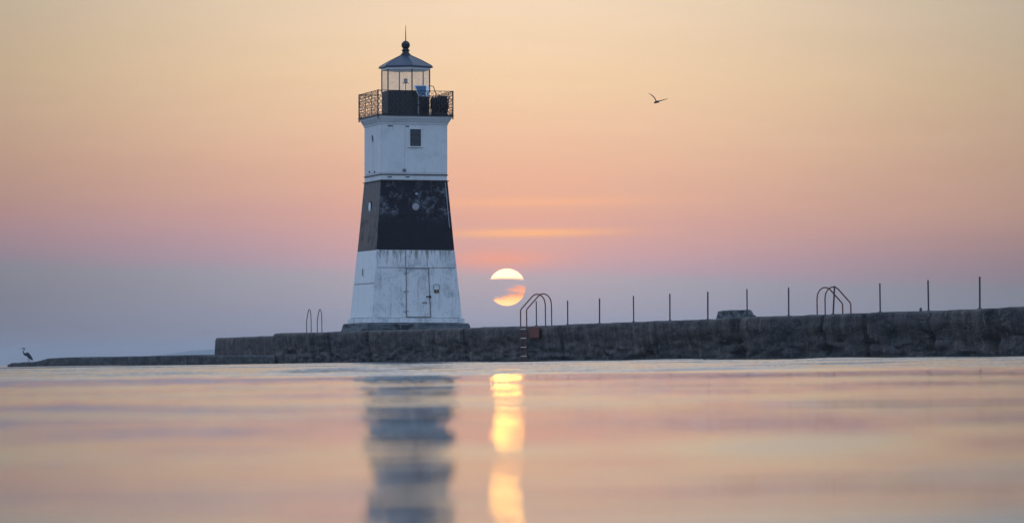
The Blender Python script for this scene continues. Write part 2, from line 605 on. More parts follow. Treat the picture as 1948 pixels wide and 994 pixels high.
JOINT_PX = [590, 622, 697, 880, 1063, 1240, 1392, 1560, 1640, 1762, 1882]
JOINT_S = [su(on_plane(px, 690))[0] for px in JOINT_PX]
JOINT_W = [0.34, 0.14, 0.12, 0.08, 0.10, 0.10, 0.36, 0.08, 0.14, 0.10, 0.14]


def face_depth(s_, z_, zt):
    d = 0.05 + 0.05 * fbm(s_ * 0.35, z_ * 1.8, 1.0) + 0.018 * fbm(s_ * 1.3, z_ * 5.0, 3.0)
    lowf = max(0.0, min(1.0, (0.72 * zt - z_) / (0.35 * zt))) * max(0.0, min(1.0, (s_ - 0.5) / 3.0))
    d += lowf * (0.10 + 0.13 * max(0, fbm(s_ * 0.40 + 5, z_ * 3.0, 4.0, 6)) + 0.06 * fbm(s_ * 0.9, z_ * 7.0, 9.0, 5))
    for js, jw in zip(JOINT_S, JOINT_W):
        q = (s_ - js + 0.25 * jw * fbm(z_ * 3.0, js, 2.0)) / jw
        if abs(q) < 3:
            d += 0.30 * math.exp(-q * q * 1.6)
    return max(0.0, d)


def section(name, s0, s1, topf, w_, matname, parent, depthf, zb=-0.7, ds=0.09, nz=26, u0=0.0, rnd=0.12, endgap=0.012, slant=0.0):
    ns = max(4, int((s1 - s0) / ds))
    vs, fs = [], []
    rows = []
    for i in range(ns + 1):
        s_ = s0 + endgap + (s1 - s0 - 2 * endgap) * i / ns
        zt = topf(s_) + 0.018 * fbm(s_ * 0.7, 2.2, 0.4) + 0.008 * fbm(s_ * 3.0, 1.2, 7.4)
        ring = []
        for j in range(nz + 1):
            z_ = zb + (zt - rnd - zb) * j / nz
            ring.append((s_ + (slant * (zt - z_) if i == 0 else 0), u0 + depthf(s_, max(z_, 0), zt), z_))
        ub = u0 + depthf(s_, zt - rnd, zt)
        for j in range(1, 5):
            a = math.pi / 2 * j / 4
            ring.append((s_, ub + rnd * (1 - math.cos(a)) , zt - rnd + rnd * math.sin(a)))
        ring.append((s_, u0 + w_ * 0.5, zt + 0.015))
        ring.append((s_, u0 + w_, zt))
        ring.append((s_, u0 + w_, zb))
        rows.append(ring)
    n = len(rows[0])
    for ring in rows:
        for (a, u_, z_) in ring:
            vs.append(W(a, u_, z_))
    for i in range(ns):
        for j in range(n - 1):
            fs.append((i * n + j, (i + 1) * n + j, (i + 1) * n + j + 1, i * n + j + 1))
        fs.append((i * n + n - 1, (i + 1) * n + n - 1, (i + 1) * n, i * n))
    fs.append(tuple(range(n)))
    fs.append(tuple(ns * n + j for j in range(n - 1, -1, -1)))
    mb = MB()
    mb.add(vs, fs)
    o = mb.build(name, MATS[matname], parent, smooth=True, angle=0.9)
    return o


pier = empty('concrete_pier', 'long stained concrete pier running from the lighthouse to the right edge', 'pier')
ends = [0.0] + JOINT_S + [su(on_plane(2150, 690))[0]]
for a, b2 in zip(ends[:-1], ends[1:]):
    section('concrete_section', a, b2, pier_top, PIER_W, 'wet_concrete', pier, face_depth, slant=-0.75 if a == 0.0 else 0.0)
# footing ledge at the waterline
for a, b2 in zip(ends[:-1], ends[1:]):
    section('footing', a, b2, lambda s_: 0.07 + 0.03 * fbm(s_ * 0.4, 0.1, 3.0), 0.5, 'low_concrete', pier,
            lambda s_, z_, zt: -0.04 + 0.05 * abs(fbm(s_ * 1.2, z_ * 3, 8.0)), nz=6, ds=0.2, rnd=0.03)

# far lower block at the pier's end and the low breakwater running out to the tip
end_block = empty('concrete_block', 'square dark concrete block stepping down at the far left end of the pier', 'concrete block')
BP = [(406, 642.0), (500, 639.0)]
bs = [(su(on_plane(px, py, 0.35))[0], on_plane(px, py, 0.35).z) for px, py in BP]


def blk_top(s_):
    return float(np.interp(s_, [bs[0][0], bs[1][0]], [bs[0][1], bs[1][1]]))


section('upper_block', bs[0][0] + 0.3, -0.12, blk_top, 6.5, 'wet_concrete', end_block,
        lambda s_, z_, zt: 0.02 + 0.04 * abs(fbm(s_ * 0.5, z_ * 1.5, 6.0)), u0=0.35, rnd=0.12, nz=12, slant=-0.3)
section('lower_block', bs[0][0] - 0.1, bs[0][0] + 0.29, lambda s_: blk_top(s_) * 0.6, 6.3, 'wet_concrete', end_block,
        lambda s_, z_, zt: 0.02 + 0.04 * abs(fbm(s_ * 0.5, z_ * 1.5, 6.0)), u0=0.42, rnd=0.05, nz=8)

low_wall = empty('low_breakwater', 'low dark breakwater reaching left from the pier to the heron', 'breakwater')
LP = [(12, 692.5), (18, 690.0), (40, 688.6), (66, 687.4), (78, 684.0), (90, 680.8), (120, 679.4), (220, 678.2), (300, 676.2), (355, 675.0), (420, 675.4), (506, 675.8)]
ls = [(su(on_plane(px, py, -0.12))[0], on_plane(px, py, -0.12).z) for px, py in LP]
LS = np.array([q[0] for q in ls]); LZ = np.array([q[1] for q in ls])


def low_top(s_):
    return float(np.interp(s_, LS, LZ))


lj = [su(on_plane(px, 690, -0.12))[0] for px in (12, 58, 92, 220, 355, 521)]
for a, b2 in zip(lj[:-1], lj[1:]):
    section('breakwater_section', a, b2, low_top, 3.2, 'low_concrete', low_wall,
            lambda s_, z_, zt: 0.03 + 0.06 * abs(fbm(s_ * 0.6, z_ * 2.5, 6.0)), u0=-0.12, rnd=0.06, nz=8, ds=0.16, endgap=0.05)

# ------------------------------------------------------------------ lighthouse
TU = 3.0
tw = on_plane(771.5, 626, TU)
TD = tw.y
TBASE = pier_top(su(tw)[0])
YH = HORIZON + ROLL * (PW / 2 - 771.5)
PPM = F / TD
lh = empty('lighthouse', 'white square lighthouse with a broad black middle band and glazed lantern', 'lighthouse')
LEAN = 0.0118
lh.matrix_world = Matrix.Translation((tw.x, tw.y, TBASE)) @ Matrix.Rotation(LEAN, 4, 'Y') @ Matrix.Rotation(THETA, 4, 'Z')
CT = math.cos(THETA)


def hw(pxw):                             # half side of a square from its side length in photograph pixels
    return pxw / PPM / 2


def zf(y, half):                         # local height of row y seen on the front face
    return (YH - y) / (F / (TD - half * CT)) + HC - TBASE


def frustum(z0, h0, z1, h1):
    return [(-h0, -h0, z0), (h0, -h0, z0), (h0, h0, z0), (-h0, h0, z0), (-h1, -h1, z1), (h1, -h1, z1), (h1, h1, z1), (-h1, h1, z1)]


H_PL, H_SK, H_W0, H_W1, H_W2, H_UP, H_DK = hw(201), hw(183), hw(172.5), hw(150), hw(128.8), hw(128.2), hw(149)
Z_SK0, Z_W0 = zf(613.5, H_SK), zf(604.5, H_W0)
Z_W1, Z_W2 = zf(475, H_W1), zf(342, H_W2)
Z_UP = zf(230, H_UP)
Z_DK = zf(217.5, H_DK)


def half_at(z):
    if z <= Z_W2:
        return float(np.interp(z, [Z_W0, Z_W1, Z_W2], [H_W0, H_W1, H_W2]))
    return H_UP


# plinth: rough stone footing, two stacked courses of blocks
pl = MB()
for fi in range(1):
    pl.hexa(frustum(-0.03, H_PL + 0.03, Z_SK0 - 0.012, H_PL - 0.05))
plo = pl.build('foundation', MATS['plinth_stone'], lh, bevel=0.04)
bmx = bmesh.new(); bmx.from_mesh(plo.data)
bmesh.ops.subdivide_edges(bmx, edges=bmx.edges, cuts=10, use_grid_fill=True)
for v in bmx.verts:
    q = 0.06 * fbm(v.co.x * 2.2, v.co.y * 2.2, v.co.z * 5 + 3)
    if v.co.z < Z_SK0 - 0.06:
        v.co += Vector((v.co.x, v.co.y, 0)).normalized() * q
bmx.to_mesh(plo.data); bmx.free()
MB().hexa(frustum(Z_SK0, H_SK, Z_W0, H_SK - 0.015)).build('skirting', MATS['weathered_white'], lh, bevel=0.012)
MB().hexa(frustum(Z_W0 - 0.02, H_W0, Z_W1, H_W1)).build('lower_wall', MATS['undercoat'], lh)
MB().hexa(frustum(Z_W1, H_W1, Z_W2, H_W2)).build('middle_wall', MATS['black_paint'], lh)
MB().hexa(frustum(Z_W2, H_UP, Z_UP, H_UP)).build('upper_wall', MATS['white_paint'], lh)


# plates on a face; a = position along the face in -1..1 of its half width, z rows
def face_pt(face, a, z, out_=0.0):
    h = half_at(z)
    if face == 'front':
        return Vector((a * h, -h - out_, z))
    if face == 'left':
        return Vector((-h - out_, -a * h, z))     # a=-1 far corner ... +1 front corner
    if face == 'right':
        return Vector((h + out_, a * h, z))
    return Vector((-a * h, h + out_, z))


def plate(name, face, a0, a1, z0, z1, thick, matname, parent=lh, gap=0.010, inset=-0.01, bev=0.0):
    h = half_at((z0 + z1) / 2)
    g = gap / h
    p = []
    for z in (z0 + gap, z1 - gap):
        p += [face_pt(face, a0 + g, z, thick), face_pt(face, a1 - g, z, thick), face_pt(face, a1 - g, z, inset), face_pt(face, a0 + g, z, inset)]
    return MB().hexa(p).build(name, MATS[matname], parent, bevel=bev)


def fa(px, y):                           # photograph pixel on the front face -> (a, z)
    h = H_W1
    for _i in range(3):
        z = zf(y, h)
        h = half_at(z)
    # exact: intersect the ray with the face plane in local space
    o = lh.matrix_world.inverted() @ CAM
    d = (lh.matrix_world.inverted().to_3x3() @ ray(px, y))
    for _i in range(6):
        k = (-h - o.y) / d.y
        q = o + d * k
        h = half_at(q.z)
    return q.x / h, q.z


def la(px, y):                           # photograph pixel on the left face -> (a, z)
    o = lh.matrix_world.inverted() @ CAM
    d = (lh.matrix_world.inverted().to_3x3() @ ray(px, y))
    h = H_W1
    for _i in range(6):
        k = (-h - o.x) / d.x
        q = o + d * k
        h = half_at(q.z)
    return -q.y / h, q.z


zs = lambda y: fa(780, y)[1]
# lower white stage, front
a_d0, a_d1 = fa(772, 560)[0], fa(817, 560)[0]
z_d1 = zs(509)
z_d0 = zs(604) + 0.035
plate('iron_plate', 'front', -1, a_d0 - 0.01, z_d1, Z_W1, 0.026, 'stained_top', gap=0.012, bev=0.004)
plate('iron_plate', 'front', a_d0 - 0.01, a_d1 - 0.02, z_d1, Z_W1, 0.030, 'stained_top', gap=0.012, bev=0.004)
plate('iron_plate', 'front', a_d1 - 0.02, 1, z_d1, Z_W1, 0.024, 'stained_top', gap=0.012, bev=0.004)
plate('iron_plate', 'front', -1, a_d0, Z_W0 + 0.01, z_d1, 0.026, 'weathered_white', gap=0.012, bev=0.004)
plate('iron_plate', 'front', a_d1 + 0.01, 1, Z_W0 + 0.01, z_d1, 0.026, 'weathered_white', gap=0.012, bev=0.004)
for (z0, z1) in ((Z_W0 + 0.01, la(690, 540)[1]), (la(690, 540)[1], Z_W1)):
    plate('iron_plate', 'left', -1, 1, z0, z1, 0.026, 'lit_white', gap=0.017, bev=0.004)
for face in ('right', 'back'):
    zz = zs(535)
    for (z0, z1) in ((Z_W0 + 0.01, zz), (zz, Z_W1)):
        for (a0, a1) in ((-1, 0), (0, 1)):
            plate('iron_plate', face, a0, a1, z0, z1, 0.026, 'weathered_white', gap=0.012, bev=0.004)
# black stage
zz = zs(409)
for face in ('front', 'left', 'right', 'back'):
    for (z0, z1) in ((Z_W1 + 0.006, zz), (zz, Z_W2 - 0.006)):
        parts = ((-1, 0.62), (0.62, 1)) if face == 'front' and z0 > Z_W1 + 0.1 else ((-1, 1),)
        for (a0, a1) in parts:
            plate('iron_plate', face, a0, a1, z0, z1, 0.014, 'black_paint', gap=0.010, bev=0.003)
# upper white stage
z_sc0, z_sc1 = zs(332), zs(330)
cuts = {'front': (-1, fa(769, 290)[0], 1), 'left': (-1, 0.05, 1), 'right': (-1, 0, 1), 'back': (-1, 0, 1)}
for face, cs in cuts.items():
    for a0, a1 in zip(cs[:-1], cs[1:]):
        plate('iron_plate', face, a0, a1, zs(329), Z_UP, 0.016, 'white_paint', gap=0.013, bev=0.003)
        plate('iron_plate', face, a0, a1, Z_W2 + 0.006, zs(333), 0.006, 'white_paint', gap=0.004)
# corner strips
for sx_ in (-1, 1):
    for sy_ in (-1, 1):
        cb = MB()
        for (z0, z1, mn) in ((Z_W0, Z_W1, 0),):
            h0, h1 = half_at(z0), half_at(z1)
            q = 0.045
            p = []
            for (z, h) in ((z0, h0), (z1, h1)):
                p += [(sx_ * (h + 0.02), sy_ * (h + 0.02), z), (sx_ * (h - q), sy_ * (h + 0.02), z), (sx_ * (h - q), sy_ * (h - q), z), (sx_ * (h + 0.02), sy_ * (h - q), z)]
            cb.hexa(p)
        cb.build('corner_strip', MATS['weathered_white'], lh, bevel=0.008)

# ledges
ld = MB().hexa(frustum(zs(333), H_UP + 0.035, zs(331), H_UP + 0.03))
ld.build('ledge', MATS['dark_iron'], lh)
MB().hexa(frustum(zs(344.2), H_W2 + 0.06, zs(342.6), H_W2 + 0.055)).build('ledge', MATS['dark_iron'], lh)
# cornice: stepped and flared
cn = MB()
cn.hexa(frustum(zs(237), H_UP + 0.035, zs(233), H_UP + 0.05))
cn.hexa(frustum(zs(233) + 0.002, H_UP + 0.06, zs(226), hw(141)))
cn.hexa(frustum(zs(226) + 0.002, hw(142.5), Z_DK - 0.05, hw(144)))
cn.build('cornice', MATS['white_paint'], lh, bevel=0.012)
MB().hexa(frustum(Z_DK - 0.05, H_DK, Z_DK, H_DK)).build('gallery_deck', MATS['black_iron'], lh)

# door with strap hinges, latch and handle
door = plate('door', 'front', a_d0 + 0.015, a_d1 - 0.005, z_d0, z_d1 - 0.02, 0.014, 'weathered_white', gap=0.013, bev=0.004)
hd = MB()
zt_ = z_d1
h = half_at(zt_)
hd.box(a_d0 * h - 0.02, a_d1 * h + 0.03, -h - 0.045, -h + 0.01, zt_ - 0.025, zt_ + 0.012)
hd.build('door_lintel', MATS['grey_metal'], lh, bevel=0.006)
z_ = z_d0
h = half_at(z_)
MB().box(a_d0 * h + 0.04, a_d1 * h - 0.02, -h - 0.03, -h + 0.01, z_ - 0.05, z_ - 0.022).build('threshold', MATS['dark_iron'], lh)
for y in (519, 553.5, 591.5):
    a, z_ = fa(772, y)
    h = half_at(z_)
    p0 = face_pt('front', a, z_, 0.03)
    hg = MB()
    hg.tube([p0 + Vector((0, 0, -0.06)), p0 + Vector((0, 0, 0.06))], 0.022, 8)
    hg.box(p0.x - 0.14, p0.x + 0.13, p0.y + 0.004, p0.y + 0.03, z_ - 0.018, z_ + 0.014)
    hg.box(p0.x - 0.09, p0.x - 0.02, p0.y - 0.03, p0.y + 0.02, z_ - 0.04, z_ - 0.012)
    hg.build('hinge', MATS['grey_metal'], door, bevel=0.004)
a, z_ = fa(817, 563.5)
p0 = face_pt('front', a, z_, 0.02)
lt = MB().box(p0.x - 0.14, p0.x + 0.06, p0.y - 0.02, p0.y + 0.02, z_ - 0.03, z_ + 0.02)
lt.box(p0.x - 0.02, p0.x + 0.05, p0.y - 0.06, p0.y - 0.015, z_ - 0.06, z_ + 0.04)
lt.build('latch', MATS['dark_iron'], door, bevel=0.006)
a, z_ = fa(808, 574.5)
p0 = face_pt('front', a, z_, 0.02)
MB().box(p0.x - 0.10, p0.x + 0.09, p0.y - 0.04, p0.y + 0.02, z_ - 0.025, z_ + 0.02).build('letter_flap', MATS['grey_metal'], door, bevel=0.006)
# low panel at the foot of the door
a0, z0 = fa(803.5, 601); a1, z1 = fa(815.5, 577)
plate('kick_plate', 'front', a0, a1, z0 + 0.04, z1, 0.012, 'white_paint', parent=door, gap=0.004)
# vent slot and the small bracket right of the door
a0, z0 = fa(825, 600.5); a1, z1 = fa(863, 596)
slot = plate('vent_slot', 'front', a0, a1, z0, z1, 0.022, 'dark_iron', gap=0.0)
br = MB()
a, z_ = fa(830, 552); p0 = face_pt('front', a, z_, 0.012)
br.box(p0.x - 0.10, p0.x + 0.10, p0.y - 0.05, p0.y + 0.02, z_ - 0.10, z_ + 0.03)
brk = br.build('bracket', MATS['dark_iron'], lh, bevel=0.012)
hp = MB()
hp.tube([p0 + Vector((-0.12, -0.02, 0.03)), p0 + Vector((-0.13, -0.03, 0.2)), p0 + Vector((-0.05, -0.03, 0.25)), p0 + Vector((0.06, -0.03, 0.25)), p0 + Vector((0.13, -0.03, 0.19)), p0 + Vector((0.12, -0.02, 0.03))], 0.013, 6)
hp.build('hoop', MATS['grey_metal'], brk)
MB().box(p0.x - 0.04, p0.x + 0.03, p0.y - 0.075, p0.y - 0.051, z_ - 0.075, z_ - 0.01).build('padlock', MATS['padlock_yellow'], brk, bevel=0.006)

# window with frame, sill and shutter board
a0, z0 = fa(779, 278); a1, z1 = fa(801, 246)
win = plate('window', 'front', a0, a1, z0, z1, 0.026, 'dark_shutter', gap=0.0)
h = H_UP
x0, x1 = a0 * h, a1 * h
fb = MB()
for (xa, xb, za, zb_) in ((x0 - 0.035, x0 + 0.012, z0, z1), (x1 - 0.012, x1 + 0.035, z0, z1), (x0 - 0.035, x1 + 0.035, z1 - 0.001, z1 + 0.04)):
    fb.box(xa, xb, -h - 0.05, -h - 0.002, za, zb_)
fb.build('frame', MATS['white_paint'], win)
MB().box(x0 - 0.06, x1 + 0.06, -h - 0.07, -h - 0.002, z0 - 0.05, z0 - 0.002).build('sill', MATS['white_paint'], win, bevel=0.008)
for k in range(1, 3):
    zz = z0 + (z1 - z0) * k / 3
    MB().box(x0 + 0.03, x1 - 0.03, -h - 0.034, -h - 0.02, zz - 0.012, zz + 0.012).build('shutter_rail', MATS['dark_iron'], win)


def porthole(face, px, y, r, rimmat, discmat, depth=0.03):
    a, z = (fa if face == 'front' else la)(px, y)
    p = face_pt(face, a, z, 0.0)
    ax = Matrix.Rotation(R(90), 3, 'X') if face == 'front' else Matrix.Rotation(R(-90), 3, 'Y')
    prof = [(r * 0.78, -0.02), (r * 0.80, depth * 0.6), (r, depth), (r * 1.08, depth), (r * 1.10, -0.02)]
    ho = MB().lathe([(r * 1.10, -0.03), (r * 1.08, depth), (r * 0.98, depth + 0.008), (r * 0.88, depth)], 20, p, axis=ax).build('porthole', MATS[rimmat], lh, smooth=True, angle=0.6)
    MB().lathe([(r * 0.86, depth * 0.5), (r * 0.86, depth + 0.004), (r * 0.4, depth + 0.016)], 20, p, axis=ax).build('cover', MATS[discmat], ho, smooth=True, angle=0.6)
    return ho


porthole('front', 790.5, 393, 0.165, 'black_iron', 'pale_disc')['label'] = 'grey blanked porthole on the black band'
porthole('left', 704.5, 393.5, 0.22, 'black_iron', 'white_disc')['label'] = 'white blanked porthole on the shaded side'
porthole('left', 710, 263, 0.16, 'white_paint', 'black_iron')['label'] = 'small dark porthole on the upper side'
# lamp over the porthole
a, z_ = fa(791, 369.5); p0 = face_pt('front', a, z_, 0.0)
lamp = MB().lathe([(0.10, 0.0), (0.10, 0.03), (0.05, 0.05), (0.05, 0.11)], 14, p0, axis=Matrix.Rotation(R(90), 3, 'X')).build('wall_lamp', MATS['black_iron'], lh, smooth=True, angle=0.6)
MB().lathe([(0.055, 0.10), (0.06, 0.14), (0.03, 0.17)], 12, p0, axis=Matrix.Rotation(R(90), 3, 'X')).build('lens', MATS['pale_disc'], lamp, smooth=True)
# small fittings on the upper stage
for px, y, wd, ht in ((742.5, 239.5, 0.2, 0.05), (775, 240.5, 0.14, 0.05), (741.5, 336.5, 0.17, 0.04), (775.5, 336.5, 0.15, 0.04)):
    a, z_ = fa(px, y); p0 = face_pt('front', a, z_, 0.0)
    MB().box(p0.x - wd / 2, p0.x + wd / 2, p0.y - 0.025, p0.y + 0.01, z_ - ht / 2, z_ + ht / 2).build('scupper', MATS['dark_shutter'], lh)
a, z_ = fa(769, 323); p0 = face_pt('front', a, z_, 0.0)
MB().lathe([(0.07, 0.0), (0.08, 0.04), (0.05, 0.12), (0.02, 0.14)], 12, p0, axis=Matrix.Rotation(R(90), 3, 'X')).build('bulkhead_light', MATS['grey_metal'], lh, smooth=True, angle=0.7)
for px, y in ((704, 327), (714, 327)):
    a, z_ = la(px, y); p0 = face_pt('left', a, z_, 0.0)
    MB().lathe([(0.04, 0.0), (0.04, 0.05)], 8, p0, axis=Matrix.Rotation(R(-90), 3, 'Y')).build('bolt', MATS['dark_iron'], lh)
a, z_ = la(693, 519); p0 = face_pt('left', a, z_, 0.03)
MB().tube([p0 + Vector((0, 0.12, 0.16)), p0 + Vector((-0.03, 0.02, 0.12)), p0 + Vector((-0.03, 0.1, -0.02)), p0 + Vector((0, 0.02, -0.16))], 0.016, 6).build('bent_rod', MATS['dark_iron'], lh)
# downpipe at the right edge of the black stage
p = [face_pt('front', 0.93, z_, 0.03) for z_ in (Z_W1 + 0.9, Z_W2 - 0.1)]
MB().tube(p, 0.02, 8).build('conduit', MATS['grey_metal'], lh)

# gallery railing
RH = zs(173) - Z_DK
hd_ = H_DK - 0.03
z0, z1 = Z_DK + 0.03, Z_DK + RH
cor = [Vector((-hd_, -hd_, 0)), Vector((hd_, -hd_, 0)), Vector((hd_, hd_, 0)), Vector((-hd_, hd_, 0))]
for i, cpt in enumerate(cor):
    nx = cor[(i + 1) % 4]
    MB().box(cpt.x - 0.022, cpt.x + 0.022, cpt.y - 0.022, cpt.y + 0.022, Z_DK - 0.16, z1 + 0.02).build('railing_post', MATS['dark_iron'], lh)
    for k in range(1, 3):
        q = cpt.lerp(nx, k / 3)
        MB().box(q.x - 0.012, q.x + 0.012, q.y - 0.012, q.y + 0.012, Z_DK, z1).build('railing_post', MATS['dark_iron'], lh)
    for z_ in (z0, z1):
        MB().tube([cpt + Vector((0, 0, z_)), nx + Vector((0, 0, z_))], 0.014, 6).build('rail', MATS['dark_iron'], lh)
    sc = MB()
    L = (nx - cpt).length
    d = (nx - cpt) / L
    nxn = Vector((-d.y, d.x, 0))
    nc = 15
    cw = L / nc
    nr = int(round((z1 - z0) / cw))
    ch = (z1 - z0) / nr
    for a in range(nc):
        for b2 in range(nr):
            ctr = cpt + d * (a + 0.5) * cw + Vector((0, 0, z0 + (b2 + 0.5) * ch))
            rr = cw * 0.5 * random.uniform(0.8, 1.05)
            ox = random.uniform(-0.15, 0.15) * cw
            ring = []
            for k in range(6):
                an = 2 * math.pi * k / 6 + random.random() * 0.2
                ring.append(ctr + d * (math.cos(an) * rr + ox) + Vector((0, 0, math.sin(an) * rr)))
            tk = 0.0095
            vs, fs = [], []
            for k, p in enumerate(ring):
                e = (p - ctr).normalized()
                vs += [p + e * tk + nxn * 0.006, p - e * tk + nxn * 0.006, p - e * tk - nxn * 0.006, p + e * tk - nxn * 0.006]
            for k in range(6):
                k2 = (k + 1) % 6
                for q in range(4):
                    q2 = (q + 1) % 4
                    fs.append((k * 4 + q, k * 4 + q2, k2 * 4 + q2, k2 * 4 + q))
            sc.add(vs, fs)
    so = sc.build('scrollwork', MATS['lattice_iron'], lh)
    so['kind'] = 'stuff'

# lantern (hexagonal): vertex angles measured from the front normal of the view, in local axes
def hexpts(r, z, off=0.0):
    # one vertex points along local -y (the pier direction)
    return [Vector((r * math.sin(R(60 * k + off)), -r * math.cos(R(60 * k + off)), z)) for k in range(6)]


def hexring(mb, prof):
    vs = []
    for (r, z) in prof:
        vs += hexpts(r, z)
    fs = []
    for i in range(len(prof) - 1):
        for k in range(6):
            k2 = (k + 1) % 6
            fs.append((i * 6 + k, i * 6 + k2, (i + 1) * 6 + k2, (i + 1) * 6 + k))
    fs.append(tuple(range(5, -1, -1)))
    fs.append(tuple((len(prof) - 1) * 6 + k for k in range(6)))
    mb.add(vs, fs)
    return mb


HR = 47.2 / PPM
zl = lambda y: zf(y, HR * 0.9)
Z_PA, Z_GT, Z_EA, Z_RT = zl(171.5), zl(130.5), zl(124), zf(104, 0.1)
hexring(MB(), [(HR, Z_DK), (HR, Z_PA - 0.04), (HR + 0.025, Z_PA - 0.04), (HR + 0.025, Z_PA)]).build('lantern_wall', MATS['black_iron'], lh)
vtx = hexpts(HR, 0)
for k in range(6):
    a, b2 = vtx[k], vtx[(k + 1) % 6]
    MB().box(a.x - 0.02, a.x + 0.02, a.y - 0.02, a.y + 0.02, Z_PA, Z_GT).build('mullion', MATS['dark_iron'], lh)
    e = (b2 - a).normalized()
    n_ = Vector((e.y, -e.x, 0))
    if n_.dot(a + b2) < 0:
        n_ = -n_
    p = []
    for z_ in (Z_PA + 0.002, Z_GT - 0.002):
        for q, o_ in ((a + e * 0.022, 0.004), (b2 - e * 0.022, 0.004), (b2 - e * 0.022, -0.004), (a + e * 0.022, -0.004)):
            p.append(Vector((q.x, q.y, z_)) + n_ * o_ * 1.0 - n_ * 0.0)
    MB().hexa(p).build('pane', MATS['lantern_glass'], lh)
hexring(MB(), [(HR * 0.96, Z_GT), (HR * 1.03, Z_GT), (HR * 1.03, Z_GT + 0.10), (HR * 0.96, Z_GT + 0.10)]).build('lantern_head', MATS['light_metal'], lh)
RR = 53.5 / PPM
roof = hexring(MB(), [(RR * 0.9, Z_EA - 0.06), (RR, Z_EA - 0.05), (RR * 1.005, Z_EA), (RR * 0.97, Z_EA + 0.03), (RR * 0.6, Z_EA + 0.03 + (Z_RT - Z_EA) * 0.47), (0.19, Z_RT), (0.02, Z_RT + 0.02)]).build('roof', MATS['roof_paint'], lh)
for k in range(6):
    q0 = hexpts(RR * 0.97, Z_EA + 0.035)[k]; q1 = hexpts(RR * 0.6, Z_EA + 0.035 + (Z_RT - Z_EA) * 0.47)[k]; q2 = hexpts(0.19, Z_RT + 0.005)[k]
    MB().tube([q0, q1, q2], 0.012, 5).build('ridge', MATS['roof_paint'], roof)
zb = lambda y: zf(y, 0.05)
br_ = 8.3 / PPM
zc = zb(85)
prof = [(0.21, Z_RT), (0.19, zb(102)), (0.14, zb(100)), (0.13, zb(97)), (0.165, zb(95.5)), (0.165, zb(94.5)), (0.12, zb(93))]
prof += [(br_ * math.sin(math.pi * q), zc - br_ * math.cos(math.pi * q)) for q in (0.22, 0.35, 0.5, 0.65, 0.8, 0.92)] + [(0.02, zc + br_)]
vb = MB().lathe(prof, 20).build('vent_ball', MATS['black_iron'], lh, smooth=True, angle=0.7)
MB().tube([(0, 0, zc + br_ - 0.02), (0, 0, zb(60)), (0, 0, zb(47))], [0.022, 0.016, 0.006], 8).build('lightning_rod', MATS['black_iron'], lh)
# beacon on its stand
bz = zb(153)
bc = MB().lathe([(0.07, bz - 0.09), (0.09, bz - 0.07), (0.075, bz - 0.02), (0.085, bz + 0.03), (0.06, bz + 0.08), (0.02, bz + 0.1)], 14).build('beacon', MATS['grey_metal'], lh, smooth=True)
MB().tube([(0, 0, Z_PA - 0.3), (0, 0, bz - 0.08)], 0.015, 6).build('stand', MATS['dark_iron'], bc)
MB().box(-0.14, 0.14, -0.02, 0.02, bz - 0.11, bz - 0.09).build('bracket', MATS['dark_iron'], bc)

bpy.context.view_layer.update()
LHM = lh.matrix_world.copy()
LHI = LHM.inverted()


def lh_at(px, py, ylocal):               # world point on the sight line at local depth ylocal in the lighthouse frame
    o = LHI @ CAM
    d = LHI.to_3x3() @ ray(px, py)
    return o + d * ((ylocal - o.y) / d.y)


def lh_thing(name, label, cat, loc):
    o = empty(name, label, cat)
    o.matrix_world = LHM @ Matrix.Translation(loc)
    return o


# solar panel on its post, standing on the gallery in front of the lantern
yl = -H_DK + 0.28
foot = lh_at(796, 215, yl)
sp = lh_thing('solar_panel', 'tilted blue solar panel on a post on the lighthouse gallery', 'solar panel', (foot.x, foot.y, Z_DK))
P = lambda px, py, dy=0.0: lh_at(px, py, yl + dy) - Vector((foot.x, foot.y, Z_DK))
tl, tr_, br2, bl = P(788, 163.5, 0.12), P(810, 163.5, 0.22), P(809, 183, -0.12), P(797, 182.5, -0.18)
nrm = (tr_ - tl).cross(bl - tl).normalized()
if nrm.y > 0:
    nrm = -nrm


def sheet(mb, q, n, t0, t1):
    return mb.hexa([p + n * t0 for p in q] + [p + n * t1 for p in q])


sheet(MB(), [tl, tr_, br2, bl], nrm, -0.02, 0.012).build('panel', MATS['solar_cell'], sp)
side = [P(810.5, 164, 0.225), P(816, 164, 0.30), P(816, 184, -0.05), P(809.6, 183.5, -0.11)]
n2_ = (side[1] - side[0]).cross(side[3] - side[0]).normalized()
if n2_.y > 0:
    n2_ = -n2_
sheet(MB(), side, n2_, -0.015, 0.012).build('side_board', MATS['light_metal'], sp)
fr_ = MB()
for a, b2 in ((tl, tr_), (bl, br2), (tl, bl)):
    fr_.tube([a + nrm * 0.004, b2 + nrm * 0.004], 0.022, 6)
fr_.build('frame', MATS['light_metal'], sp)
MB().tube([P(815, 163.5, 0.3), P(824, 164, 0.3), P(829, 177, 0.3), P(830, 190, 0.3)], 0.018, 6).build('arm', MATS['dark_iron'], sp)
MB().tube([(0, 0, 0), (0, 0, P(796, 183)[2])], 0.022, 8).build('post', MATS['grey_metal'], sp)
MB().tube([P(797, 186, 0.0), P(804, 172, 0.06)], 0.018, 6).build('strut', MATS['dark_iron'], sp)

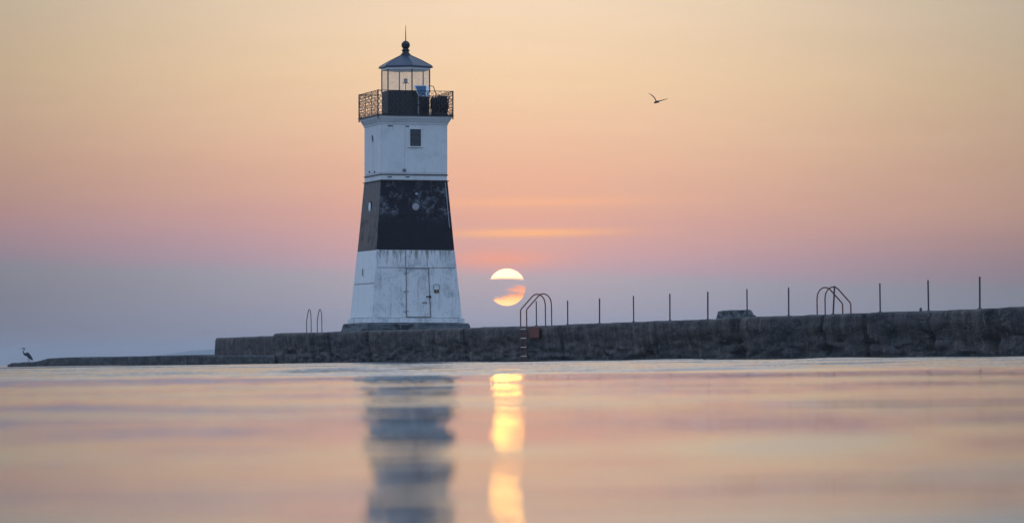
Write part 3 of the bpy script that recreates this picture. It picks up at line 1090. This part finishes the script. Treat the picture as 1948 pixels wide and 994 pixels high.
# dark cabinet with cable loops on the gallery's right side
yl2 = -H_DK + 0.75
f2 = lh_at(836, 216, yl2)
cb0 = lh_thing('equipment_cabinet', 'lumpy dark equipment cabinet on the right side of the gallery', 'cabinet', (f2.x, f2.y, Z_DK))
wd = 30.0 / PPM / CT / 2
hh = lh_at(836, 186, yl2).z - Z_DK
MB().box(-wd, wd * 0.92, -0.2, 0.25, 0.03, hh).build('housing', MATS['cabinet_paint'], cb0, bevel=0.05)
MB().box(-wd * 0.2, wd * 0.85, -0.22, 0.1, hh - 0.03, hh + 0.07).build('lid', MATS['cabinet_paint'], cb0, bevel=0.03)
cbm = MB()
for k in range(7):
    x_ = -wd * 0.9 + k * wd * 0.28
    cbm.tube([(x_, -0.24, 0.15 + 0.03 * (k % 3)), (x_ + 0.03, -0.27, hh * 0.6), (x_ + 0.07, -0.22, hh + 0.03 + 0.03 * (k % 2)), (x_ + 0.13, -0.1, hh - 0.02)], 0.022, 6)
cbo = cbm.build('cable', MATS['cabinet_paint'], cb0, smooth=True)
cbo['kind'] = 'stuff'
for x_ in (-wd * 0.8, wd * 0.75):
    MB().box(x_ - 0.04, x_ + 0.04, -0.15, 0.15, 0.0, 0.04).build('foot', MATS['cabinet_paint'], cb0)
f3 = lh_at(820.3, 216, -H_DK + 0.10)
stn = MB().tube([(0, 0, 0), (0, 0, 0.17), (0, 0, 0.24)], [0.016, 0.016, 0.022], 8).build('marker_light', MATS['white_disc'], None, smooth=True)
stn.matrix_world = LHM @ Matrix.Translation((f3.x, f3.y, Z_DK))
tag(stn, 'short thin white stub light at the gallery edge before the dark cabinet', 'light')

# ------------------------------------------------------------------ ladders
HOOP = [(0.0, 0.0), (0.0, 0.52), (0.03, 0.58), (0.42, 1.00), (0.50, 1.055), (0.58, 1.07), (0.66, 1.06), (0.76, 1.0), (0.84, 0.88), (0.87, 0.72), (0.87, 0.0)]


def ladder(name, label, s_, u_, dirv, sidev, zt, width, zbot, matname, rungmat, r=0.021, n_r=5, plate_=None, hoop=HOOP):
    """Two hooped grab rails; dirv runs from the drop onto the pier, sidev from rail to rail."""
    base = W(s_, u_, zt)
    e = empty(name, label, 'ladder', base)
    for k in (-0.5, 0.5):
        o = sidev * width * k
        pts = [o + Vector((0, 0, zbot - zt))] + [o + dirv * a + Vector((0, 0, z_)) for a, z_ in hoop]
        pts[-1] = pts[-1] - Vector((0, 0, 0.05))
        MB().tube(pts, r, 8).build('grab_rail', MATS[matname], e, smooth=True, angle=1.0)
        ft = o + dirv * hoop[-1][0]
        MB().lathe([(0.05, -0.02), (0.05, 0.012), (0.03, 0.02)], 10, ft).build('rail_foot', MATS[matname], e)
    for i in range(n_r):
        z_ = -0.10 - i * 0.30
        if zt + z_ < zbot + 0.08:
            break
        a, b2 = -sidev * width * 0.5, sidev * width * 0.5
        MB().tube([a + Vector((0, 0, z_)), b2 + Vector((0, 0, z_))], 0.017, 6).build('rung', MATS[rungmat], e)
    if plate_:
        plate_(e)
    return e


p = on_plane(1002, 618, -0.10)
s_n = su(p)[0]
p2 = on_plane(990.5, 618, -0.10)
s_f = su(p2)[0]
sm_ = (s_n + s_f) / 2
wl = abs(s_n - s_f)


def rust_plate(e):
    MB().box(0, 0, 0, 0, 0, 0)
    o = MB()
    o0 = PDIR * (wl * 0.55) + INW * 0.075
    vs = []
    for z_ in (-0.40, -0.04):
        for (ds_, du) in ((0, 0), (1.15, 0), (1.15, 0.04), (0, 0.04)):
            q = o0 + PDIR * ds_ + INW * (du - 0.02)
            vs.append((q.x, q.y, z_))
    o.hexa(vs).build('mounting_plate', MATS['rust_plate'], e, bevel=0.01)
    for z_ in (-0.3, -0.7, -1.0):
        for k in (-0.5, 0.5):
            q = MB()
            c0 = PDIR * wl * k
            q.tube([c0 + Vector((0, 0, z_)), c0 + INW * 0.2 + Vector((0, 0, z_))], 0.014, 6)
            q.build('standoff', MATS['rust_iron'], e)


ladder('pier_ladder', 'rusty red hooped ladder with pale rungs down the pier face right of the sun', sm_, -0.10, INW, PDIR, pier_top(sm_), wl, -0.25, 'rust_iron', 'lit_rung', 0.021, 6, rust_plate)
# far end: ladder hanging from the end face, seen nearly edge-on
pf = on_plane(588, 632, 1.9)
s_e = -0.08
uu = 1.9
for _i in range(8):
    d_ = on_plane(588, 632, uu)
    uu += (s_e + 0.43 - su(d_)[0]) * 0.18 * -1 if False else 0
# solve u so that the rail pair is centred on column 598 at s = 0.35
lo_, hi_ = 0.0, 7.0
for _i in range(40):
    md = (lo_ + hi_) / 2
    if su(on_plane(598, 632, md))[0] > 0.35:
        lo_ = md
    else:
        hi_ = md
uu = (lo_ + hi_) / 2
ladder('pier_ladder', 'pair of narrow dark ladder hoops at the far pier end left of the lighthouse', -0.08, uu, PDIR, INW, pier_top(0.4), 0.47, -0.2, 'post_steel', 'post_steel', 0.017, 4,
       hoop=[(0.0, 0.0), (0.0, 0.45), (0.10, 0.65), (0.34, 0.92), (0.44, 0.985), (0.55, 1.0), (0.66, 0.97), (0.76, 0.88), (0.82, 0.72), (0.84, 0.55), (0.84, 0.0)])
# far side ladder on the right
pr = on_plane(1611, 600, PIER_W + 0.08)
s_r = su(pr)[0]
ladder('pier_ladder', 'dark hooped ladder at the far side of the pier between right-hand posts', s_r, PIER_W + 0.08, -INW, PDIR, pier_top(s_r), 0.72, -0.2, 'rust_iron', 'post_steel', 0.022, 4)

# ------------------------------------------------------------------ posts
POSTS = [
    (1020.5, 572, 616, 'thin bare post standing inside the hoops of the rusty ladder'),
    (1080, 571, 613.5, 'thin bare post, first to the right of the rusty ladder'),
    (1140.5, 567, 612, 'thin bare post, second to the right of the rusty ladder'),
    (1205.5, 562, 610, 'thin bare post, third to the right of the rusty ladder'),
    (1274.5, 558, 608, 'thin bare post, fourth to the right of the rusty ladder'),
    (1346.5, 554, 606, 'thin bare post just left of the flat concrete slab'),
    (1421.5, 549, 603, 'thin bare post in front of the right end of the flat slab'),
    (1500.5, 546, 601, 'thin bare post midway between the slab and the right-hand ladder hoops'),
    (1585, 543, 598, 'thin leaning post rising through the hoops of the right-hand ladder'),
    (1674.5, 538, 593, 'thin bare post, first to the right of the right-hand ladder hoops'),
    (1766.5, 532, 591, 'tall bare post beside the tiny stub on the pier'),
    (1864, 525.5, 586.5, 'tallest bare post, nearest to the right end of the pier'),
]
first = None
for i, (px, y1, y0, lab) in enumerate(POSTS):
    pb = on_plane(px, y0, 0.55)
    s_, u_ = su(pb)
    zt = pier_top(s_) + 0.004
    top = on_plane(px, y1, 0.55)
    hgt = top.z - zt
    if first is None:
        root = empty('railing_post', lab, 'post', W(s_, u_, zt), 'bare posts along the pier')
        MB().tube([(0, 0, 0), (0, 0, 0.97), (0, 0, 1.0)], [0.021, 0.021, 0.013], 8).build('pole', MATS['post_steel'], root, smooth=True, angle=0.7)
        MB().lathe([(0.055, -0.02), (0.055, 0.015), (0.03, 0.03)], 10).build('base_plate', MATS['post_steel'], root)
        first = root
    else:
        root = copy_tree(first)
        root.location = W(s_, u_, zt)
        root['label'] = lab
    for ch in root.children:
        if ch.name.startswith('pole'):
            ch.scale = (1.0 + 0.08 * (i % 3 - 1), 1.0 + 0.08 * (i % 3 - 1), hgt)
    lean = {8: 0.055, 10: -0.012, 11: 0.004}.get(i, 0.006 * ((i * 7) % 3 - 1))
    root.rotation_euler = (0, ROLL * 0.6 + lean, 0)
pb = on_plane(1751.5, 590.5, 0.6)
s_, u_ = su(pb)
st = MB().tube([(0, 0, -0.02), (0, 0, 0.06), (0.005, 0, 0.10)], [0.04, 0.032, 0.018], 8).build('stub_post', MATS['post_steel'], None, smooth=True, angle=0.7)
st.location = W(s_, u_, pier_top(s_))
tag(st, 'tiny broken post stub just left of the second post from the right', 'post stub')

# ------------------------------------------------------------------ loose slab on the pier
u_s = 1.4
pL = on_plane(1362.5, 606, u_s)
sL = su(pL)[0]
zc_ = pier_top(sL)
org = W(sL + 0.5, u_s + 0.45, zc_ - 0.01)
slab_l = empty('concrete_slab', 'flat broken concrete slab lying on the pier behind a post', 'slab', org)
zt1 = on_plane(1364, 590.5, u_s).z
LS_, DS_ = 1.15, 0.92
tops = [(sL + 0.03, 0.02, zt1 - 0.01), (sL + LS_ - 0.12, 0.03, zt1), (sL + LS_ - 0.22, DS_ - 0.14, zt1 + 0.01), (sL + 0.05, DS_ - 0.10, zt1)]
bots = [(sL, -0.02, zc_ - 0.12), (sL + LS_, -0.02, zc_ - 0.12), (sL + LS_ - 0.05, DS_ + 0.06, zc_ - 0.12), (sL, DS_, zc_ - 0.12)]
mb = MB()
mb.hexa([W(a, u_s + b2, c2) - org for a, b2, c2 in bots] + [W(a, u_s + b2, c2) - org for a, b2, c2 in tops])
so = mb.build('slab_body', MATS['slab_concrete'], slab_l, bevel=0.03)
bmx = bmesh.new(); bmx.from_mesh(so.data)
bmesh.ops.subdivide_edges(bmx, edges=[e for e in bmx.edges if e.calc_length() > 0.25], cuts=9, use_grid_fill=True)
for v in bmx.verts:
    v.co += Vector((fbm(v.co.x * 3, v.co.y * 2.1, v.co.z * 6), fbm(v.co.y * 2.3, v.co.z * 5, 4), 0.4 * fbm(v.co.x * 2.4, v.co.y * 1.9, 8))) * 0.03
bmx.to_mesh(so.data); bmx.free()
for k in range(3):
    b0 = 0.30 + 0.17 * k
    hgt = (0.07, 0.10, 0.14)[k]
    a = sL + LS_
    q = [W(a - 0.05, u_s + b0, zc_ - 0.03), W(a + 0.3, u_s + b0, zc_ - 0.03), W(a + 0.3, u_s + b0 + 0.16, zc_ - 0.03), W(a - 0.05, u_s + b0 + 0.16, zc_ - 0.03)]
    t_ = [W(a - 0.03, u_s + b0 + 0.01, zc_ + hgt), W(a + 0.2, u_s + b0 + 0.02, zc_ + hgt * 0.7), W(a + 0.2, u_s + b0 + 0.13, zc_ + hgt * 0.8), W(a - 0.03, u_s + b0 + 0.15, zc_ + hgt * 1.05)]
    MB().hexa([p_ - org for p_ in q + t_]).build('broken_piece', MATS['wet_concrete'], slab_l, bevel=0.015)

# ------------------------------------------------------------------ birds
def skin_body(name, pts, edges, radii, m_, parent=None, sub=2):
    me = bpy.data.meshes.new(name)
    me.from_pydata(pts, edges, [])
    o = bpy.data.objects.new(name, me)
    COL.objects.link(o)
    if parent: o.parent = parent
    md = o.modifiers.new('skin', 'SKIN')
    for i, r_ in enumerate(radii):
        sv = me.skin_vertices[0].data[i]
        sv.radius = r_ if isinstance(r_, tuple) else (r_, r_)
        sv.use_root = (i == 0)
    md.use_smooth_shade = True
    sb = o.modifiers.new('sub', 'SUBSURF')
    sb.levels = sb.render_levels = sub
    me.materials.append(MATS[m_])
    return o


# heron: local x to the right in the picture, z up, 1 unit = 1 photograph pixel / HP
hfeet = on_plane(53, 688.2, 0.5)
HP = F / hfeet.y
hz = low_top(su(hfeet)[0])
heron = empty('heron', 'hunched dark heron standing on the far left tip of the breakwater', 'heron', (hfeet.x, hfeet.y, hz))


def hp_(px, py, y=0.0):
    return ((px - 53) / HP, y, (688.2 - py) / HP)


hb = [hp_(50.5, 671.5), hp_(54, 674.5), hp_(57.5, 678), hp_(60.5, 682), hp_(61.8, 684.3),
      hp_(47.0, 672.8), hp_(44.8, 670.0), hp_(44.0, 667.2), hp_(45.6, 665.0), hp_(47.0, 663.2), hp_(46.2, 661.5), hp_(44.8, 660.6), hp_(43.6, 661.2)]
he = [(0, 1), (1, 2), (2, 3), (3, 4), (0, 5), (5, 6), (6, 7), (7, 8), (8, 9), (9, 10), (10, 11), (11, 12)]
hr = [3.4, 4.0, 3.4, 2.1, 0.9, 2.2, 1.25, 0.95, 0.8, 0.8, 0.85, 1.15, 0.8]
skin_body('body', hb, he, [q / HP for q in hr], 'feather_dark', heron)
bk = MB().tube([hp_(43.8, 661.2), hp_(41.5, 662.2), hp_(38.3, 663.8)], [0.75 / HP, 0.5 / HP, 0.1 / HP], 8).build('beak', MATS['beak'], heron, smooth=True)
MB().tube([hp_(45.0, 660.2), hp_(47.4, 661.2), hp_(49.0, 663.0)], [0.5 / HP, 0.35 / HP, 0.06 / HP], 6).build('crest', MATS['feather_dark'], heron)
for sgn in (-1, 1):
    wv = []
    wl_ = [(50.0, 669.0), (54.5, 669.8), (58.0, 674.0), (61.5, 680.0), (63.0, 684.0), (60.0, 683.2), (55.5, 679.2), (50.5, 675.0)]
    th = []
    for q, (px, py) in enumerate(wl_):
        th.append((Vector(hp_(px, py, sgn * (3.6 - 0.33 * q if q < 5 else 3.0) / HP)), Vector(hp_(px, py, sgn * 2.2 / HP))))
    n = len(th)
    mb = MB()
    mb.add([a for a, _b in th] + [b_ for _a, b_ in th], [tuple(range(n)), tuple(range(2 * n - 1, n - 1, -1))] + [(k, (k + 1) % n, n + (k + 1) % n, n + k) for k in range(n)])
    mb.build('wing', MATS['feather_dark'], heron, bevel=0.3 / HP)
    y_ = sgn * 1.0 / HP
    lg = MB().tube([hp_(55 + sgn * 0.9, 678.5, y_), hp_(54.6 + sgn * 0.9, 682.5, y_), hp_(55.2 + sgn * 1.1, 683.4, y_), hp_(54.2 + sgn * 1.0, 688.0, y_)], [0.9 / HP, 0.42 / HP, 0.45 / HP, 0.36 / HP], 6).build('leg', MATS['beak'], heron)
    for dx_ in (-2.0, -1.4, 1.2):
        MB().tube([hp_(54.2 + sgn, 687.8, y_), hp_(54.2 + sgn + dx_, 688.2, y_ + (0.5 if dx_ == -1.4 else -0.2) * sgn / HP)], [0.32 / HP, 0.15 / HP], 5).build('toe', MATS['beak'], lg)

# gull in flight
GD = 190.0
def at_depth(px, py, D):
    d = ray(px, py)
    return CAM + d * (D / d.y)


gc = at_depth(1248.5, 193.5, GD)
GP = F / GD
gull = empty('gull', 'lone gull flying in the peach sky right of the lantern', 'gull', gc)


def gp_(px, py, y=0.0):
    return Vector(((px - 1248.5) / GP, y, (193.5 - py) / GP))


skin_body('body', [gp_(1249.5, 193.4, 0), gp_(1246.6, 195.0, -0.14), gp_(1244.9, 196.3, -0.26), gp_(1251.6, 193.6, 0.18), gp_(1253.2, 193.4, 0.33), gp_(1244.6, 196.5, -0.31)], [(0, 1), (1, 2), (0, 3), (3, 4), (2, 5)],
          [q / GP for q in (2.7, 2.3, 1.6, 1.7, 0.9, 1.0)], 'feather_brown', gull)
MB().tube([gp_(1244.6, 196.5, -0.32), gp_(1243.9, 197.2, -0.40)], [0.5 / GP, 0.12 / GP], 6).build('beak', MATS['beak'], gull)
tl_ = MB()
tl_.hexa([gp_(1252.0, 194.6, 0.3), gp_(1254.6, 193.8, 0.3), gp_(1256.2, 193.0, 0.5), gp_(1252.6, 194.9, 0.5), gp_(1252.0, 194.2, 0.3), gp_(1254.6, 193.4, 0.3), gp_(1256.2, 192.7, 0.5), gp_(1252.6, 194.6, 0.5)])
tl_.build('tail', MATS['feather_grey'], gull)


def wing(stations, mname):
    vs, fs = [], []
    n = 8
    for (px, py, y, chord, th) in stations:
        c0 = gp_(px, py, y)
        for k in range(n):
            a = 2 * math.pi * k / n
            vs.append(c0 + Vector((0.10 * math.cos(a) * chord, math.cos(a) * chord * 0.5, math.sin(a) * th)))
    m = len(stations)
    for i in range(m - 1):
        for k in range(n):
            fs.append((i * n + k, i * n + (k + 1) % n, (i + 1) * n + (k + 1) % n, (i + 1) * n + k))
    fs.append(tuple(range(n))); fs.append(tuple((m - 1) * n + k for k in range(n)))
    mb = MB(); mb.add(vs, fs)
    return mb.build('wing', MATS[mname], gull, smooth=True)


wing([(1248.2, 193.0, 0, 0.24, 0.050), (1246.6, 188.6, -0.03, 0.26, 0.044), (1243.8, 184.6, -0.05, 0.24, 0.036), (1239.5, 180.6, 0.02, 0.19, 0.026), (1235.5, 177.8, 0.10, 0.10, 0.010), (1233.3, 175.6, 0.16, 0.03, 0.005)], 'feather_brown')
wing([(1250.5, 193.2, 0, 0.24, 0.030), (1255.0, 192.0, -0.03, 0.25, 0.022), (1260.0, 191.0, -0.05, 0.22, 0.018), (1265.0, 189.4, 0.02, 0.16, 0.014), (1269.5, 188.2, 0.10, 0.09, 0.010), (1271.8, 187.6, 0.16, 0.03, 0.005)], 'feather_grey')

# ------------------------------------------------------------------ far shore
FD = 8500.0
SH = [(255, 690), (282, 683.5), (290, 675), (330, 671), (356, 667.5), (380, 665.5), (405, 664.5), (470, 662), (560, 660), (660, 662), (760, 668), (860, 676)]
sh_x = [q[0] for q in SH]; sh_y = [q[1] for q in SH]
mb = MB()
vs, fs = [], []
NSH = 260
for i in range(NSH + 1):
    px = 255 + (860 - 255) * i / NSH
    yt = float(np.interp(px, sh_x, sh_y))
    p = at_depth(px, yt, FD)
    z_ = max(0.4, p.z * (1 + 0.09 * fbm(px * 0.16, 1.1, 0.2)))
    x_ = p.x
    prof = [(0, -0.8), (8, z_ * 0.25), (30, z_ * 0.8 + 0.4 * fbm(px * 0.5, 4.0, 1)), (60, z_), (140, z_ * 0.95), (260, -0.8)]
    for (dy_, zz_) in prof:
        vs.append((x_ * (1 + dy_ / FD), FD + dy_, zz_))
n = 6
for i in range(NSH):
    for j in range(n - 1):
        fs.append((i * n + j, (i + 1) * n + j, (i + 1) * n + j + 1, i * n + j + 1))
mb.add(vs, fs)
shore = mb.build('far_shore', MATS['far_trees'], smooth=True)
tag(shore, kind='structure')

# ------------------------------------------------------------------ water
m_, t, b, out = mat('lake_water')
geo = t.new('ShaderNodeNewGeometry')
px_, py_, pz_ = t.sep(geo.outputs['Position'])
b.inputs['Base Color'].default_value = (0.020, 0.028, 0.034, 1)
b.inputs['IOR'].default_value = 1.333
warp = t.noise(t.xyz(t.m('MULTIPLY', px_, 0.25), t.m('MULTIPLY', py_, 0.12), 0.0), 1.0, 3)
chop = t.step(t.m('ADD', py_, t.m('MULTIPLY', t.m('SUBTRACT', warp, 0.5), 3.0)), 26.0, 32.0)
t.put(t.lin(chop, 0, 1, 0.035, 0.10), b.inputs['Roughness'])
rip = t.noise(t.xyz(t.m('MULTIPLY', px_, 1.3), t.m('MULTIPLY', py_, 0.50), 0.0), 1.0, 5, 0.65)
bn = t.new('ShaderNodeBump')
cross = t.noise(t.xyz(t.m('MULTIPLY', px_, 5.0), t.m('MULTIPLY', py_, 0.9), 3.0), 1.0, 3, 0.5)
bn.inputs['Strength'].default_value = 1.0
bn.inputs['Distance'].default_value = 1.0
t.put(t.m('ADD', t.m('MULTIPLY', rip, t.m('MULTIPLY', chop, 0.085)), t.m('MULTIPLY', cross, t.lin(py_, 3.0, 20.0, 0.008, 0.016))), bn.inputs['Height'])
t.link(bn.outputs[0], b.inputs['Normal'])

# rows packed by distance; crests run across the view
d1 = [1.2]
while d1[-1] < 30: d1.append(d1[-1] + 0.022 + 0.0011 * d1[-1])
while d1[-1] < 160: d1.append(d1[-1] + 0.10 + 0.0006 * d1[-1])
while d1[-1] < 30000: d1.append(d1[-1] * 1.07)
D1 = np.array(d1)
tcol = np.linspace(-1, 1, 121)
tcol = np.sign(tcol) * np.abs(tcol) ** 1.5
DD, TT = np.meshgrid(D1, tcol, indexing='ij')
XX = TT * (3.0 + 0.40 * DD)


def vnoise(x, seed, n=512):
    r_ = np.random.default_rng(seed).uniform(-1, 1, n)
    i = np.floor(x).astype(int)
    f = x - i
    f = f * f * (3 - 2 * f)
    return r_[i % n] * (1 - f) + r_[(i + 1) % n] * f


def vnoise2(x, y, seed, n=128):
    r_ = np.random.default_rng(seed).uniform(-1, 1, (n, n))
    i = np.floor(x).astype(int); j = np.floor(y).astype(int)
    f = x - i; g = y - j
    f = f * f * (3 - 2 * f); g = g * g * (3 - 2 * g)
    a = r_[i % n, j % n] * (1 - f) + r_[(i + 1) % n, j % n] * f
    b_ = r_[i % n, (j + 1) % n] * (1 - f) + r_[(i + 1) % n, (j + 1) % n] * f
    return a * (1 - g) + b_ * g


# slope amplitude (radians) of the ripples against distance: calm slicks between rippled patches
ENV = [(1.2, 0.006), (2.40, 0.060), (2.78, 0.056), (2.95, 0.014), (3.35, 0.010), (3.52, 0.026), (5.2, 0.029), (5.45, 0.011), (6.6, 0.010), (7.1, 0.019), (9.0, 0.020), (14.0, 0.021), (17.5, 0.019), (19.5, 0.010), (24, 0.008), (28, 0.06), (40, 0.07), (150, 0.08), (400, 0.02), (900, 0.0)]
ex = np.array([q[0] for q in ENV]); ev = np.array([q[1] for q in ENV])
warpd = DD * (1 + 0.07 * vnoise2(XX / (0.5 + 0.16 * DD) + 40, np.log(DD) * 6, 5))
amp = np.interp(np.log(warpd), np.log(ex), ev)
amp = amp * (1 + 0.45 * vnoise2(XX / (0.35 + 0.07 * DD) + 9, np.log(DD) * 9, 15))
Hh = np.zeros_like(DD)
lam_scale = 0.16 + 0.028 * np.minimum(DD, 40)
cum = np.interp(D1, D1, np.concatenate([[0], np.cumsum(np.diff(D1) / (0.16 + 0.028 * np.minimum(D1[1:], 40)))]))
U = np.repeat(cum[:, None], DD.shape[1], axis=1)
for q, (kf, wgt) in enumerate(((0.62, 0.55), (1.0, 0.75), (1.63, 0.55), (2.4, 0.3))):
    ph = U * kf * 2 * np.pi + 2.2 * vnoise2(XX / (0.6 + 0.11 * DD) + 11 * q, U * 0.22 + 7 * q, 20 + q) + 1.5 * vnoise(U * 0.35, 50 + q)
    Hh += wgt * np.sin(ph) / (2 * np.pi * kf)
grp = vnoise2(XX / (0.12 + 0.045 * DD) + 3, U * 0.55 + 0.8 * vnoise2(XX / (0.2 + 0.06 * DD), U * 0.2, 61), 62)
grp2 = vnoise2(XX / (0.05 + 0.02 * DD) + 31, U * 1.2 + 5, 63)
amp = amp * np.clip(1 + 0.65 * grp + 0.45 * grp2, 0.12, 1.9)
Hh = Hh * lam_scale * amp * 1.25
# slow swell
Hh += 0.004 * np.sin(DD * 1.1 + 0.8 * vnoise2(XX * 0.3, DD * 0.1, 77)) * np.clip((DD - 2) / 6, 0, 1) * np.exp(-DD / 60)
VV = np.stack([XX, DD, Hh], -1).reshape(-1, 3)
nr, ncl = DD.shape
idx = np.arange(nr * ncl).reshape(nr, ncl)
quads = np.stack([idx[:-1, :-1], idx[:-1, 1:], idx[1:, 1:], idx[1:, :-1]], -1).reshape(-1, 4)
base_n = len(VV)
BIG = 40000.0
VV = np.concatenate([VV, np.array([[-BIG, -3000, -0.18], [BIG, -3000, -0.18], [BIG, 60000, -0.18], [-BIG, 60000, -0.18]])])
quads = np.concatenate([quads, np.array([[base_n, base_n + 1, base_n + 2, base_n + 3]])])
me = bpy.data.meshes.new('water')
me.vertices.add(len(VV))
me.vertices.foreach_set('co', VV.astype(np.float32).ravel())
me.loops.add(len(quads) * 4)
me.loops.foreach_set('vertex_index', quads.astype(np.int32).ravel())
me.polygons.add(len(quads))
me.polygons.foreach_set('loop_start', np.arange(0, len(quads) * 4, 4, dtype=np.int32))
me.polygons.foreach_set('use_smooth', np.ones(len(quads), dtype=bool))
me.update(calc_edges=True)
me.materials.append(MATS['lake_water'])
water = bpy.data.objects.new('water', me)
COL.objects.link(water)
tag(water, kind='structure')

# ------------------------------------------------------------------ haze
HAZE = True
if HAZE:
    m_ = bpy.data.materials.new('haze_air')
    m_.use_nodes = True
    t = NT(m_.node_tree)
    out = t.new('ShaderNodeOutputMaterial')
    pv = t.new('ShaderNodeVolumePrincipled')
    pv.inputs['Color'].default_value = (0.86, 0.88, 0.92, 1)
    pv.inputs['Density'].default_value = 0.00014
    pv.inputs['Anisotropy'].default_value = 0.2
    t.link(pv.outputs[0], out.inputs['Volume'])
    hz_ = MB().box(-2500, 2500, -60, 10000, -1.4, 42.0).build('haze', m_)
    tag(hz_, kind='stuff')
